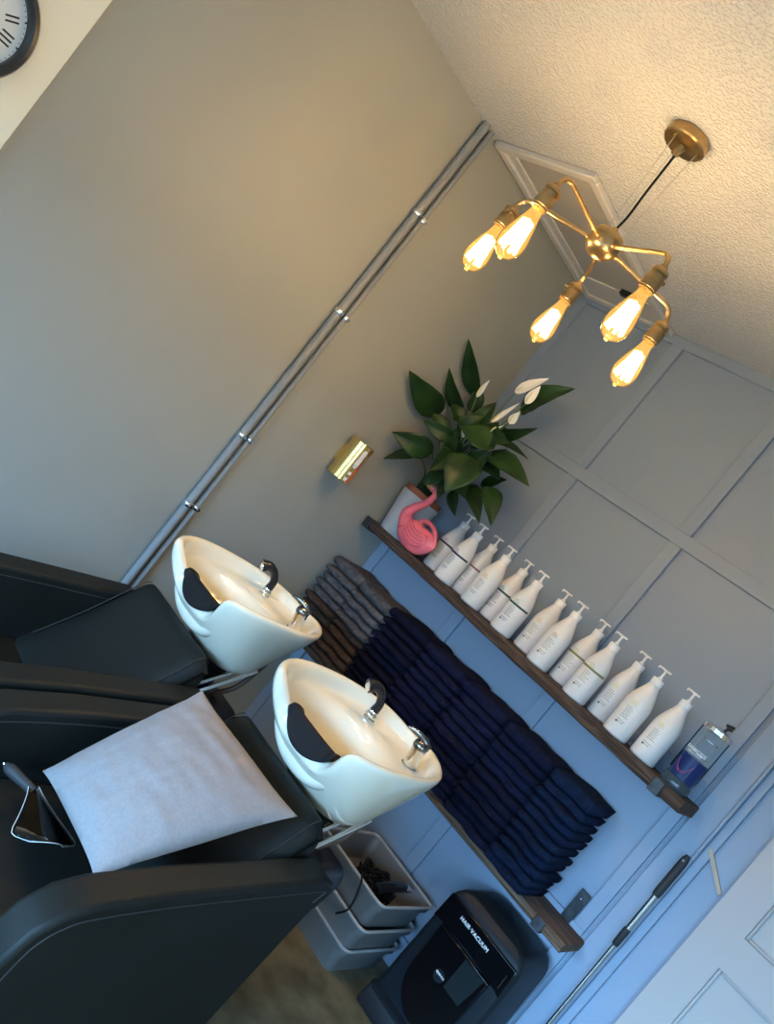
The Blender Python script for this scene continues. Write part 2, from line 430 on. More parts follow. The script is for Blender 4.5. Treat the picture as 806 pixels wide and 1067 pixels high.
b = NB(); patch(b, (lx, ly, lz), .0502, a - .15, a + .12, .036, .050); patch(b, (lx, ly, lz), .0502, a - .15, a + .12, .008, .024); obj('small_plate', b, m_eye, t, label='two small pale squares painted as reflections')  # small pale plates, also reflections put in as shapes

# ---- wall clock
ck = Vector((XL + .03, .520, H + .200)); rr = .142
t = thing('wall_clock', 'round wall clock with dark rim and Roman numerals on the cream wall', 'clock', ck)
b = NB(); lathe(b, [(rr - .022, .0), (rr, .0), (rr + .002, .012), (rr - .004, .026), (rr - .014, .030), (rr - .024, .022), (rr - .026, .006)], ck, 72, (1, 0, 0), closed=True); obj('rim', b, m_clockrim, t)
b = NB(); lathe(b, [(rr - .023, .001), (rr - .023, .006), (0, .006)], ck, 64, (1, 0, 0)); obj('dial', b, m_clockface, t)
for k, s_ in enumerate(['XII', 'I', 'II', 'III', 'IV', 'V', 'VI', 'VII', 'VIII', 'IX', 'X', 'XI']):
    a = PI / 2 - k * PI / 6; R0 = rr - .060
    dy, dz = math.cos(a), math.sin(a)
    text('numeral', s_, .044, (ck.x + .0065, ck.y + R0 * dy, ck.z + R0 * dz), (0, dz, -dy), (0, dy, dz), m_black, t, depth=.0005)
b = NB()
for k in range(60):
    a = k * PI / 30; R0 = rr - .031; l = .003 if k % 5 else .005; wd = .0008 if k % 5 else .002
    u = Vector((0, math.cos(a), math.sin(a))); s2 = Vector((0, -math.sin(a), math.cos(a)))
    p = ck + Vector((.0062, 0, 0))
    v = [b.verts.new(p + u * (R0 + q1 * l) + s2 * q2 * wd + Vector((q3 * .001, 0, 0))) for q1 in (0, 1) for q2 in (-1, 1) for q3 in (0, 1)]
    for f in ((0, 1, 3, 2), (4, 6, 7, 5), (0, 4, 5, 1), (2, 3, 7, 6), (0, 2, 6, 4), (1, 5, 7, 3)): b.faces.new([v[i] for i in f])
obj('minute_track', b, m_black, t, smooth=False)
for nm, a, l, wd in (('hour_hand', math.radians(140), .06, .004), ('minute_hand', math.radians(200), .09, .003)):
    b = NB(); u = Vector((0, math.cos(a), math.sin(a))); tube(b, [ck + Vector((.010, 0, 0)) - u * .015, ck + Vector((.010, 0, 0)) + u * l], [wd * .5, wd * .3], 6); obj(nm, b, m_black, t)

# ================================================================== SHELVES
def shelf(name, label, x0, x1, y0, zt, th, mt, plate, hookx):
    t = thing(name, label, 'shelf', (x0, YB - T, H + zt - th))
    b = NB()
    n = 40
    prev = None
    for i in range(n + 1):
        x = x0 + (x1 - x0) * i / n
        e = .0035 * noise.noise(Vector((x * 5, 1.3, zt))); f = .0025 * noise.noise(Vector((x * 9, 4.3, zt)))
        cur = [b.verts.new(p) for p in ((x, y0 + e, H + zt - .004), (x, y0 + .004 + e, H + zt), (x, YB - T - .0005, H + zt), (x, YB - T - .0005, H + zt - th), (x, y0 + .005 + e, H + zt - th + f), (x, y0 + e, H + zt - th + .005 + f))]
        if prev:
            for k in range(6): b.faces.new((prev[k], cur[k], cur[(k + 1) % 6], prev[(k + 1) % 6]))
        else: b.faces.new(cur[::-1])
        prev = cur
    b.faces.new(prev)
    obj('board', b, mt, t)
    for hx in hookx:
        b = NB(); w_ = .019; zb = H + zt - th - .006
        box(b, hx - w_, hx + w_, y0 - .007, YB - T, zb, zb + .0045)
        box(b, hx - w_, hx + w_, y0 - .011, y0 - .005, zb, H + zt + .002)
        if plate:
            box(b, hx - w_, hx + w_, YB - T - .006, YB - T, H + zt + .0005, H + zt + .115)
        r = obj('bracket', b, m_iron, t, bevel=.003, seg=2, label='black iron shelf bracket')
        if plate:
            b = NB(); lathe(b, [(.0045, 0), (.0035, .003), (0, .0035)], (hx, YB - T - .006, H + zt + .085), 12, (0, -1, 0)); obj('screw', b, m_screw, r)
    return t
shelf('wall_shelf', 'long dark wooden shelf holding the white pump bottles', XL + .012, -.628, 2.685, -.245, .040, m_wood, False, (-.718, XL + .035))
shelf('wall_shelf', 'lower rustic brown board carrying the folded towels', XL + .012, -.628, 2.69, -.812, .031, m_wood2, True, (-.723, XL + .05))

# ---- pump bottles
ST = H - .245
def bottle_proto(kind):
    t = thing('pump_bottle', 'x', 'bottle', (0, 0, 0), 'white pump bottles on the dark shelf')
    r = .0455
    prof = [(.0, 0), (r - .006, 0), (r - .002, .002), (r, .006), (r, .112), (r - .0012, .124), (r - .005, .139), (r - .012, .157), (r - .0195, .174), (.0205, .188), (.0185, .197)]
    b = NB(); lathe(b, prof, (0, 0, 0), 40); obj('body', b, m_bottle, t)
    b = NB(); lathe(b, [(.0185, .196), (.0205, .197), (.0205, .214), (.019, .217), (.0085, .219), (.0075, .224), (.0042, .225), (.0042, .248)], (0, 0, 0), 24)
    pmp = obj('pump', b, m_pump, t, ang=30)
    b = NB(); lathe(b, [(0, .246), (.0085, .246), (.009, .249), (.0085, .253), (0, .254)], (0, 0, 0), 16)
    box(b, -.026, .019, -.0045, .0045, .2475, .2535); box(b, -.029, -.0245, -.003, .003, .243, .2525)
    obj('nozzle', b, m_pump, pmp, bevel=.0015, seg=2)
    c = (0, 0, 0); A = -PI / 2
    if kind in BAND:
        b = NB(); patch(b, c, r + .0001, A - 1.45, A + 1.45, .106, .1135, n=28, th=.0005); obj('band', b, mat('bottle_band_' + kind, BAND[kind], .5), t)
    lc = LOGO[kind]; ml = mat('bottle_logo_' + kind, lc, .6)
    z0 = .122 if kind in BAND else .118
    for k, s_ in enumerate(('milk_', 'shake')):
        bb = text('brand', s_, .0110, (0, -r - .0003, z0 + .004 - k * .0080), (1, 0, 0), (0, 0, 1), ml, None, depth=.0003)
        for v in bb.verts:      # wrap the lettering round the bottle
            a = v.co.x / r + A; R = r + .0004 + (-r - .0003 - v.co.y) * .5; v.co = Vector((R * math.cos(a), R * math.sin(a), v.co.z))
        obj('brand_print', bb, ml, t, smooth=False)
    rnd = random.Random(kind)
    b = NB()
    for k in range(9):          # rows of tiny illegible print
        z = .097 - k * .0068; x = -.30
        if k == 6: continue
        while x < .18 + .1 * (k % 2):
            l = rnd.uniform(.03, .12); patch(b, c, r + .0001, A + x, A + x + l, z, z + .0030, n=2, th=.0003); x += l + .035
    obj('fine_print', b, m_txtg if kind not in ('gold', 'sun', 'amber') else mat('amber_fine_print', (.42, .36, .24), .6), t, smooth=False)
    if kind in ('sun', 'amber', 'gold', 'green', 'rose'):
        b = NB(); patch(b, c, r + .0001, A - .33, A - .20, .040, .0455, n=3, th=.0005); obj('mark', b, m_black, t, smooth=False)
    return t
BAND = dict(black=(.02, .015, .03), rose=(.22, .12, .10), green=(.015, .06, .045), gold=(.22, .20, .06))
LOGO = dict(black=(.30, .25, .45), rose=(.55, .40, .34), orange=(.6, .35, .1), green=(.20, .38, .35), amber=(.70, .42, .08), gold=(.5, .45, .2), sun=(.70, .60, .18))
prot = {}
BX = [-1.963, -1.884, -1.793, -1.714, -1.617, -1.538, -1.415, -1.338, -1.230, -1.156, -1.046, -.966, -.850]
BK = ['black', 'black', 'rose', 'orange', 'green', 'green', 'amber', 'amber', 'gold', 'gold', 'sun', 'sun', 'sun']
BL = ['black-banded white pump bottle half hidden by the pink flamingo, first in the row',
      'black-banded white pump bottle, second from the pink flamingo',
      'white pump bottle with brownish lettered band, third from the pink flamingo',
      'white pump bottle with small orange print, just left of the green-banded pair',
      'green-banded white pump bottle, left and rear one of its pair',
      'green-banded white pump bottle, right and front one of its pair',
      'unbanded white pump bottle standing just right of the green-banded pair',
      'unbanded white pump bottle standing just left of the gold-banded pair',
      'gold-banded white pump bottle, left and rear one of its pair',
      'gold-banded white pump bottle, right and front one of its pair',
      'white pump bottle with yellow logo, just right of the gold-banded pair',
      'white pump bottle with yellow logo, second from the blue jar',
      'white pump bottle with yellow logo, standing alone next to the blue jar']
for i, (x, k) in enumerate(zip(BX, BK)):
    rear = i in (0, 2, 4, 6, 8, 10)
    y = 2.836 if rear else 2.752
    if i == 12: y = 2.775
    if k not in prot: prot[k] = o = bottle_proto(k)
    else: o = dup(prot[k])
    o.scale.z = 1.09; o.location = (x * y / 2.79 + .012, y, ST); o.rotation_euler.z = math.radians([4, -3, 2, 5, -2, 3, 0, 6, -4, 2, 0, 5, -3][i])
    o['label'] = BL[i]

# ---- disinfectant jar
jx, jy, jr = -.706, 2.775, .0485
t = thing('disinfectant_jar', 'glass jar of blue disinfectant with chrome lid at the dark shelf end', 'jar', (jx, jy, ST))
c = (jx, jy, ST)
b = NB(); lathe(b, [(.0, .0), (jr, .0), (jr + .002, .006), (jr + .001, .022), (jr - .002, .030), (jr - .003, .034), (0, .034)], c, 40); obj('base', b, mat('thick_glass_base', (.05, .08, .10), .08, trans=.3), t)
b = NB(); lathe(b, [(jr, .0345), (jr, .2)], c, 40, caps=False)
obj('glass_cylinder', b, m_glass, t)
b = NB(); lathe(b, [(0, .035), (jr - .004, .035), (jr - .004, .108), (0, .108)], c, 40); obj('liquid', b, m_liq, t, label='dark blue liquid')
b = NB(); lathe(b, [(jr + .001, .200), (jr + .003, .202), (jr + .003, .214), (jr - .006, .220), (.012, .222), (.006, .226), (0, .226)], c, 40); lid = obj('lid', b, m_chrome, t)
b = NB(); tube(b, [(jx + .012, jy, ST + .218), (jx + .016, jy, ST + .238)], .0045, 10); tube(b, [(jx + .005, jy, ST + .240), (jx + .030, jy, ST + .246)], .005, 10); tube(b, [(jx + .016, jy, ST + .232), (jx + .03, jy - .01, ST + .236)], .0035, 8); obj('basket_handle', b, m_blackplastic, lid)
b = NB()
for z in (.07, .12, .17): lathe(b, [(.030, z), (.0315, z + .001), (.0315, z + .003), (.030, z + .004)], c, 24, closed=True)
tube(b, [(jx - .03, jy, ST + .036), (jx - .03, jy, ST + .2)], .0015, 6); tube(b, [(jx + .03, jy, ST + .036), (jx + .03, jy, ST + .2)], .0015, 6)
obj('basket', b, m_chrome, t); t.scale.z = 1.07
def wraptext(name, s_, size, cx_, cy_, zz, r, A0, mt, par):
    bb = text(name, s_, size, (0, 0, 0), (1, 0, 0), (0, 0, 1), mt, None, depth=.0003)
    for v in bb.verts:
        a = v.co.x / r + A0; R = r + .0006 - v.co.y; v.co = Vector((cx_ + R * math.cos(a), cy_ + R * math.sin(a), zz + v.co.z))
    return obj(name, bb, mt, par, smooth=False)
AJ = -PI / 2 - .05
wraptext('lettering', 'BARBICIDE', .0150, jx, jy, ST + .128, jr, AJ, m_txt, t)
wraptext('lettering', 'DISINFECTANT', .0075, jx, jy, ST + .117, jr, AJ, m_txt, t)
b = NB()
for sgn in (-1, 1):
    for k in range(12): patch(b, c, jr + .0002, AJ + sgn * (.05 + k * .045) - .025, AJ + sgn * (.05 + k * .045) + .025, .050 + k * k * .00026, .057 + k * k * .00026, n=2)
obj('emblem', b, m_liqred, t, label='magenta curved mark', smooth=False)

# ---- flamingo watering can
fx, fy = -2.060, 2.702
t = thing('flamingo_figurine', 'pink plastic flamingo watering can with yellow beak in front of the plant pot', 'watering can', (fx, fy, ST))
t.scale = (1.2, 1.12, 1.12)
def ell(bm, c, r, n=28, m_=18, warp=None):
    vs = []
    for j in range(m_ + 1):
        th = PI * j / m_ - PI / 2
        row = []
        for i in range(n):
            a = 2 * PI * i / n; p = Vector((math.cos(th) * math.cos(a), math.cos(th) * math.sin(a), math.sin(th)))
            if warp: p = warp(p)
            row.append(bm.verts.new(Vector(c) + Vector((p.x * r[0], p.y * r[1], p.z * r[2]))))
            if j in (0, m_): break
        vs.append(row)
    for p, q in zip(vs, vs[1:]):
        for i in range(n):
            k = (i + 1) % n
            if len(p) == 1: bm.faces.new((p[0], q[k], q[i]))
            elif len(q) == 1: bm.faces.new((p[i], p[k], q[0]))
            else: bm.faces.new((p[i], p[k], q[k], q[i]))
pcol = dict()
def bw(p):
    q = p.copy(); q.z += .28 * p.x * p.x * (1 if p.x > 0 else .3) - (.12 if p.x > 0 else 0) * (1 - p.x); q.z = max(q.z, -.93)
    q.y *= (1 - .45 * max(0, p.x) ** 2); return q
b = NB(); ell(b, (fx + .012, fy, ST + .0555), (.090, .034, .056), warp=bw)
obj('body', b, m_pink, t)
# neck rises from the breast, bends over, head looks down to the left
nk = spline([(fx - .045, fy, ST + .060), (fx - .078, fy - .002, ST + .098), (fx - .068, fy - .004, ST + .135), (fx - .040, fy - .006, ST + .175), (fx - .026, fy - .014, ST + .208), (fx - .026, fy - .018, ST + .226), (fx - .042, fy - .020, ST + .236)], 8)
nr = []
for i in range(len(nk)):
    u = i / (len(nk) - 1); nr.append(.022 * (1 - u) ** 2.6 + .0098 + .003 * max(0, u - .75) / .25)
b = NB(); tube(b, nk, nr, 16); ell(b, nk[-1], (.021, .015, .0155), 20, 12); obj('neck', b, m_pink, t)
hd = nk[-1]
bk = spline([hd + Vector((-.012, 0, -.002)), hd + Vector((-.030, -.001, -.001)), hd + Vector((-.045, -.001, .001)), hd + Vector((-.056, -.001, .0))], 5)
b = NB(); tube(b, bk, [.0125, .0118, .011, .0102, .0095, .009, .0085, .008, .0072, .0065, .0055, .0045, .0035, .0025, .0015, .001], 14); obj('beak', b, m_yellow, t, label='yellow beak')
for sg in (-1,):
    b = NB(); lathe(b, [(.0062, 0), (.006, .0015), (0, .002)], hd + Vector((.001, sg * .0148, .001)), 14, (.1, sg, .1)); e_ = obj('eye', b, m_eye, t, label='white ringed eye')
    b = NB(); lathe(b, [(.003, .0015), (.0028, .0028), (0, .003)], hd + Vector((.001, sg * .0148, .001)), 12, (.1, sg, .1)); obj('pupil', b, m_black, e_)
b = NB(); hp = spline([(fx - .022, fy, ST + .098), (fx + .002, fy, ST + .124), (fx + .040, fy, ST + .126), (fx + .075, fy, ST + .104), (fx + .092, fy, ST + .070)], 8)
tube(b, hp, [.0085] * len(hp), 12); obj('handle', b, m_pink, t)
wg = NB()
def ww(p): return Vector((p.x, p.y, p.z + .25 * p.x * p.x))
ell(wg, (fx + .020, fy - .025, ST + .055), (.058, .0125, .036), 26, 16, ww); wo = obj('wing', wg, m_pink, t)
b = NB()
for k in range(5):
    z0 = .030 - k * .013; P = []
    for q in range(9):
        u = q / 8; px = -.046 + u * .096; pz = z0 + .012 - .028 * math.sin(u * 1.8) + .02 * u * u
        e2 = max(0., 1 - (px / .058) ** 2 - (pz / .038) ** 2); P.append((fx + .020 + px, fy - .025 - .0125 * math.sqrt(e2) - .0002, ST + .055 + pz))
    tube(b, P, .0010, 6)
obj('feather_line', b, m_pinkd, wo)

# ---- peace lily in its pot
px, py = -2.213, 2.790
t = thing('potted_peace_lily', 'leafy peace lily with white flowers in a pale grey pot behind the flamingo', 'potted plant', (px, py, ST))
b = NB(); lathe(b, [(0, 0), (.068, 0), (.070, .004), (.092, .19), (.093, .196), (.089, .196), (.0885, .19), (.068, .01), (0, .01)], (px, py, ST), 48); obj('pot', b, m_pot, t)
b = NB(); lathe(b, [(0, .06), (.070, .06), (.0865, .185), (.088, .222), (.084, .222), (.0825, .20), (0, .20)], (px, py, ST), 40); obj('inner_pot', b, m_terra, t, label='terracotta coloured inner pot')
b = NB(); lathe(b, [(0, .200), (.0825, .2005), (.0825, .207), (.05, .212), (0, .213)], (px, py, ST), 30); obj('soil', b, m_soil, t)
root = Vector((px, py, ST + .205))
def leaf(bm, base, tip, width, droop=.12, fold=.25, seed=0, lit=Vector((.55, -.80, .10)), n=14, mi=0, shape=1.0):
    base, tip = Vector(base), Vector(tip); L = (tip - base).length; d = (tip - base).normalized()
    side = d.cross(lit).normalized(); nor = side.cross(d).normalized()
    rows = []; m_ = 4
    rnd = random.Random(seed); tw = rnd.uniform(-.35, .35)
    for i in range(n + 1):
        u = i / n
        wv = width * .5 * (math.sin(PI * u ** .80) ** .85) * (1 - .25 * u) * 1.12 if 0 < u < 1 else .0008
        c_ = base + d * L * u + nor * (L * droop * math.sin(PI * u)) + Vector((0, 0, -.10 * L * u * u * 0))
        a = tw * (u - .5); s_ = side * math.cos(a) + nor * math.sin(a); n2 = nor * math.cos(a) - side * math.sin(a)
        row = []
        for j in range(-m_, m_ + 1):
            q = j / m_
            wave = .018 * width * math.sin(u * 26 + seed) * abs(q) + .010 * width * math.cos(abs(q) * 9 - u * 34)
            row.append(bm.verts.new(c_ + s_ * wv * q + n2 * (wv * fold * (abs(q) ** 1.2) + wave)))
        rows.append(row)
    for a_, b_ in zip(rows, rows[1:]):
        for j in range(2 * m_): bm.faces.new((a_[j], a_[j + 1], b_[j + 1], b_[j])).material_index = mi
    return rows
def stemline(bm, p, q, r0=.0028, r1=.0018, arch=.25):
    p, q = Vector(p), Vector(q); mid = p.lerp(q, .5) + Vector((0, 0, arch * (q - p).length * .35)) + (Vector((q.x, q.y, 0)) - Vector((p.x, p.y, 0))) * -.12
    P = spline([p, mid, q], 7); tube(bm, P, [r0 + (r1 - r0) * i / (len(P) - 1) for i in range(len(P))], 6)
LEAVES=[
( (-2.27, 2.596, 1.685) , (-2.27, 2.299, 1.727) , 0.1 ),
( (-2.263, 2.7, 1.843) , (-2.27, 2.449, 1.983) , 0.065 ),
( (-2.27, 2.691, 1.761) , (-2.27, 2.467, 1.849) , 0.06 ),
( (-2.171, 2.6, 1.548) , (-2.27, 2.439, 1.505) , 0.085 ),
( (-2.22, 2.6, 1.514) , (-2.27, 2.499, 1.399) , 0.045 ),
( (-2.122, 2.6, 1.641) , (-2.231, 2.5, 1.621) , 0.06 ),
( (-1.931, 2.52, 1.618) , (-1.888, 2.46, 1.447) , 0.12 ),
( (-1.995, 2.66, 1.879) , (-1.823, 2.6, 2.058) , 0.085 ),
( (-2.036, 2.68, 1.76) , (-1.857, 2.62, 1.861) , 0.045 ),
( (-1.955, 2.6, 1.675) , (-1.674, 2.55, 1.654) , 0.08 ),
( (-2.017, 2.68, 1.727) , (-1.813, 2.64, 1.744) , 0.03 ),
( (-1.866, 2.62, 1.569) , (-1.728, 2.6, 1.457) , 0.07 ),
( (-1.988, 2.68, 1.533) , (-1.818, 2.66, 1.439) , 0.06 ),
( (-2.047, 2.7, 1.481) , (-1.926, 2.66, 1.401) , 0.045 ),
( (-1.909, 2.56, 1.695) , (-2.071, 2.5, 1.686) , 0.1 ),
( (-2.125, 2.66, 1.513) , (-2.123, 2.62, 1.418) , 0.06 ),
( (-2.068, 2.56, 1.592) , (-2.045, 2.5, 1.477) , 0.07 ),
( (-2.033, 2.6, 1.707) , (-1.972, 2.56, 1.79) , 0.06 ),
( (-2.205, 2.66, 1.718) , (-2.27, 2.612, 1.755) , 0.06 ),
( (-2.247, 2.72, 1.781) , (-2.27, 2.678, 1.897) , 0.06 ),
( (-1.988, 2.64, 1.634) , (-1.83, 2.6, 1.614) , 0.07 ),
( (-2.048, 2.66, 1.559) , (-1.91, 2.62, 1.479) , 0.07 ),
( (-2.184, 2.62, 1.632) , (-2.27, 2.556, 1.671) , 0.07 ),
( (-2.013, 2.58, 1.731) , (-1.859, 2.54, 1.741) , 0.07 ),
( (-2.071, 2.68, 1.506) , (-2.035, 2.64, 1.409) , 0.05 ),
( (-1.936, 2.66, 1.686) , (-1.772, 2.62, 1.683) , 0.05 ),
]
FL=[
( (-2.005, 2.56, 1.919) , (-1.904, 2.54, 2.029) , 0.05 ),
( (-1.931, 2.56, 1.903) , (-1.913, 2.54, 1.988) , 0.045 ),
( (-1.933, 2.56, 1.807) , (-1.91, 2.54, 1.865) , 0.04 ),
( (-2.002, 2.56, 1.769) , (-1.94, 2.54, 1.89) , 0.022 ),
( (-2.141, 2.56, 1.823) , (-2.127, 2.54, 1.905) , 0.025 ),
( (-2.065, 2.56, 1.661) , (-2.075, 2.54, 1.697) , 0.016 ),
( (-1.973, 2.56, 1.738) , (-1.93, 2.54, 1.788) , 0.018 ),
]

rnd = random.Random(19)
for k in range(16):
    c_ = Vector((rnd.uniform(-2.17, -1.93), rnd.uniform(2.60, 2.74), rnd.uniform(1.50, 1.76)))
    d_ = (c_ - Vector((-2.15, 2.74, 1.42))); d_.y *= .4; d_.normalize(); d_ += Vector((rnd.uniform(-.5, .5), rnd.uniform(-.4, .1), rnd.uniform(-.6, .3))); d_.normalize()
    e_ = c_ + d_ * rnd.uniform(.10, .15); e_.x = max(e_.x, -2.27); LEAVES.append((tuple(c_), tuple(e_), rnd.uniform(.045, .07)))
rnd = random.Random(7)
for i, (p, q, wd) in enumerate(LEAVES):
    p, q = Vector(p), Vector(q)
    b = NB()
    leaf(b, p, q, wd * 1.18, droop=rnd.uniform(.04, .16), fold=rnd.uniform(.15, .5), seed=i, lit=Vector((.55 + rnd.uniform(-.45, .45), -.8, .15 + rnd.uniform(-.4, .6))))
    l = obj('leaf', b, m_leaf, t, ang=80)
    m2 = l.modifiers.new('thick', 'SOLIDIFY'); m2.thickness = .0008
    b = NB(); stemline(b, root + Vector((rnd.uniform(-.04, .04), rnd.uniform(-.04, .03), 0)), p + (q - p) * .03); obj('stem', b, m_leaf, l)
rnd = random.Random(11)
for i, (p, q, wd) in enumerate(FL):
    p, q = Vector(p), Vector(q); b = NB()
    leaf(b, p, q, wd * .8, droop=.10, fold=.45, seed=i + 50, lit=Vector((.55, -.8, .1)))
    f_ = obj('flower', b, m_spathe, t, ang=80, label='white spathe flower'); m2 = f_.modifiers.new('thick', 'SOLIDIFY'); m2.thickness = .0008
    b = NB(); P = spline([p + (q - p) * .08 + Vector((0, -.008, 0)), p + (q - p) * .3 + Vector((0, -.014, .0)), p + (q - p) * .55 + Vector((0, -.014, 0))], 4); tube(b, P, .0032, 8); obj('spadix', b, m_spadix, f_)
    b = NB(); stemline(b, root + Vector((rnd.uniform(-.03, .03), rnd.uniform(-.03, .03), 0)), p + (q - p) * .02, .0024, .0018, .1); obj('stem', b, m_stem, f_)

# ---- towels on the lower shelf
LT = H - .812
def towel_mesh(width, depth, th, seed, mt):
    bm = NB(); nx = 12
    prof = []                      # closed outline in (y, z): rounded fold at the front, layered at the back
    fr = th / 2
    for k in range(9):
        a = -PI / 2 - PI * k / 8; prof.append((fr * 1.1 + math.cos(a) * fr * 1.1, th / 2 + math.sin(a) * th / 2))
    prof += [(depth * q, th * (1 + .03 * math.sin(q * 9))) for q in (.3, .5, .7, .9)] + [(depth, th * .9), (depth * .99, th * .55), (depth * .97, th * .5), (depth * .99, th * .45), (depth, th * .1), (depth * .9, 0), (depth * .6, 0), (depth * .3, 0)]
    rows = []
    for i in range(nx + 1):
        u = i / nx; x = (u - .5) * width; e = 1 - .16 * (abs(2 * u - 1) ** 6)
        row = []
        for y, z in prof:
            y += (.012 if y < .1 else .020) * noise.noise(Vector((x * 9, seed * 2.7, 1)))
            nz = noise.noise(Vector((x * 14 + seed * 7.1, y * 14, z * 30 + seed)))
            n2 = noise.noise(Vector((x * 30 + seed * 3.3, y * 22 + 5, z * 50)))
            row.append(bm.verts.new((x + .004 * n2, y + .018 * nz * (1 if y < depth * .5 else 1.2), th / 2 + (z - th / 2) * e + .0036 * nz * (z / th))))
        rows.append(row)
    m_ = len(prof)
    for a, b_ in zip(rows, rows[1:]):
        for k in range(m_): bm.faces.new((a[k], b_[k], b_[(k + 1) % m_], a[(k + 1) % m_]))
    bm.faces.new(rows[0][::-1]); bm.faces.new(rows[-1])
    bmesh.ops.recalc_face_normals(bm, faces=bm.faces)
    me = bpy.data.meshes.new('towel'); bm.to_mesh(me); bm.free(); me.materials.append(mt)
    for p in me.polygons: p.use_smooth = True
    return me
edges = [-2.272, -2.075, -1.872, -1.650, -1.428, -1.206, -.984, -.805]
ORD = ['', 'second', 'third', 'fourth', 'fifth', 'sixth', 'seventh', 'eighth', 'ninth', 'tenth', 'eleventh', 'twelfth']
PILE = ['grey-brown pile against the left wall', 'grey-brown pile beside the navy towels', 'leftmost of the five navy piles',
        'second navy pile from the left', 'middle one of the five navy piles', 'fourth navy pile from the left', 'rightmost of the five navy piles']
rnd = random.Random(3)
cols = [[m_gtow[2], m_gtow[1]], [m_gtow[2], m_gtow[1]], [m_navy[0]], [m_navy[1]], [m_navy[1]], [m_navy[2]], [m_navy[3]]]
counts = [10, 10, 11, 11, 11, 11, 11]
for s_ in range(7):
    x0, x1 = edges[s_], edges[s_ + 1]; cnt = counts[s_]; th = .0355 if s_ < 2 else .0335
    vs = [[towel_mesh(x1 - x0 - .010, .205, th - .0035, s_ * 5 + v_, mt) for v_ in range(3)] for mt in cols[s_]]
    for k in range(cnt):
        fromtop = cnt - k
        pool = vs[0] if (len(vs) == 1 or k >= 5) else vs[1]
        o = bpy.data.objects.new('folded_towel', rnd.choice(pool)); C.objects.link(o)
        o.location = ((x0 + x1) / 2 + rnd.uniform(-.004, .004), 2.652 + rnd.uniform(-.014, .012) - .012 * math.sin(PI * k / cnt), LT + .001 + k * th)
        o.rotation_euler.z = rnd.uniform(-.03, .03)
        if fromtop == 1: o.scale = (1, 1.06, 1.45); o.rotation_euler.z *= 2
        colw = 'grey' if s_ < 2 and k >= 5 else ('brown' if s_ < 2 else 'dark navy')
        pos = 'topmost of the ' if fromtop == 1 else ('lowest of the ' if k == 0 else ORD[fromtop - 1] + ' from top of the ')
        tag(o, colw + ' folded towel, ' + pos + PILE[s_], 'towel', 'folded towels piled on the lower board')

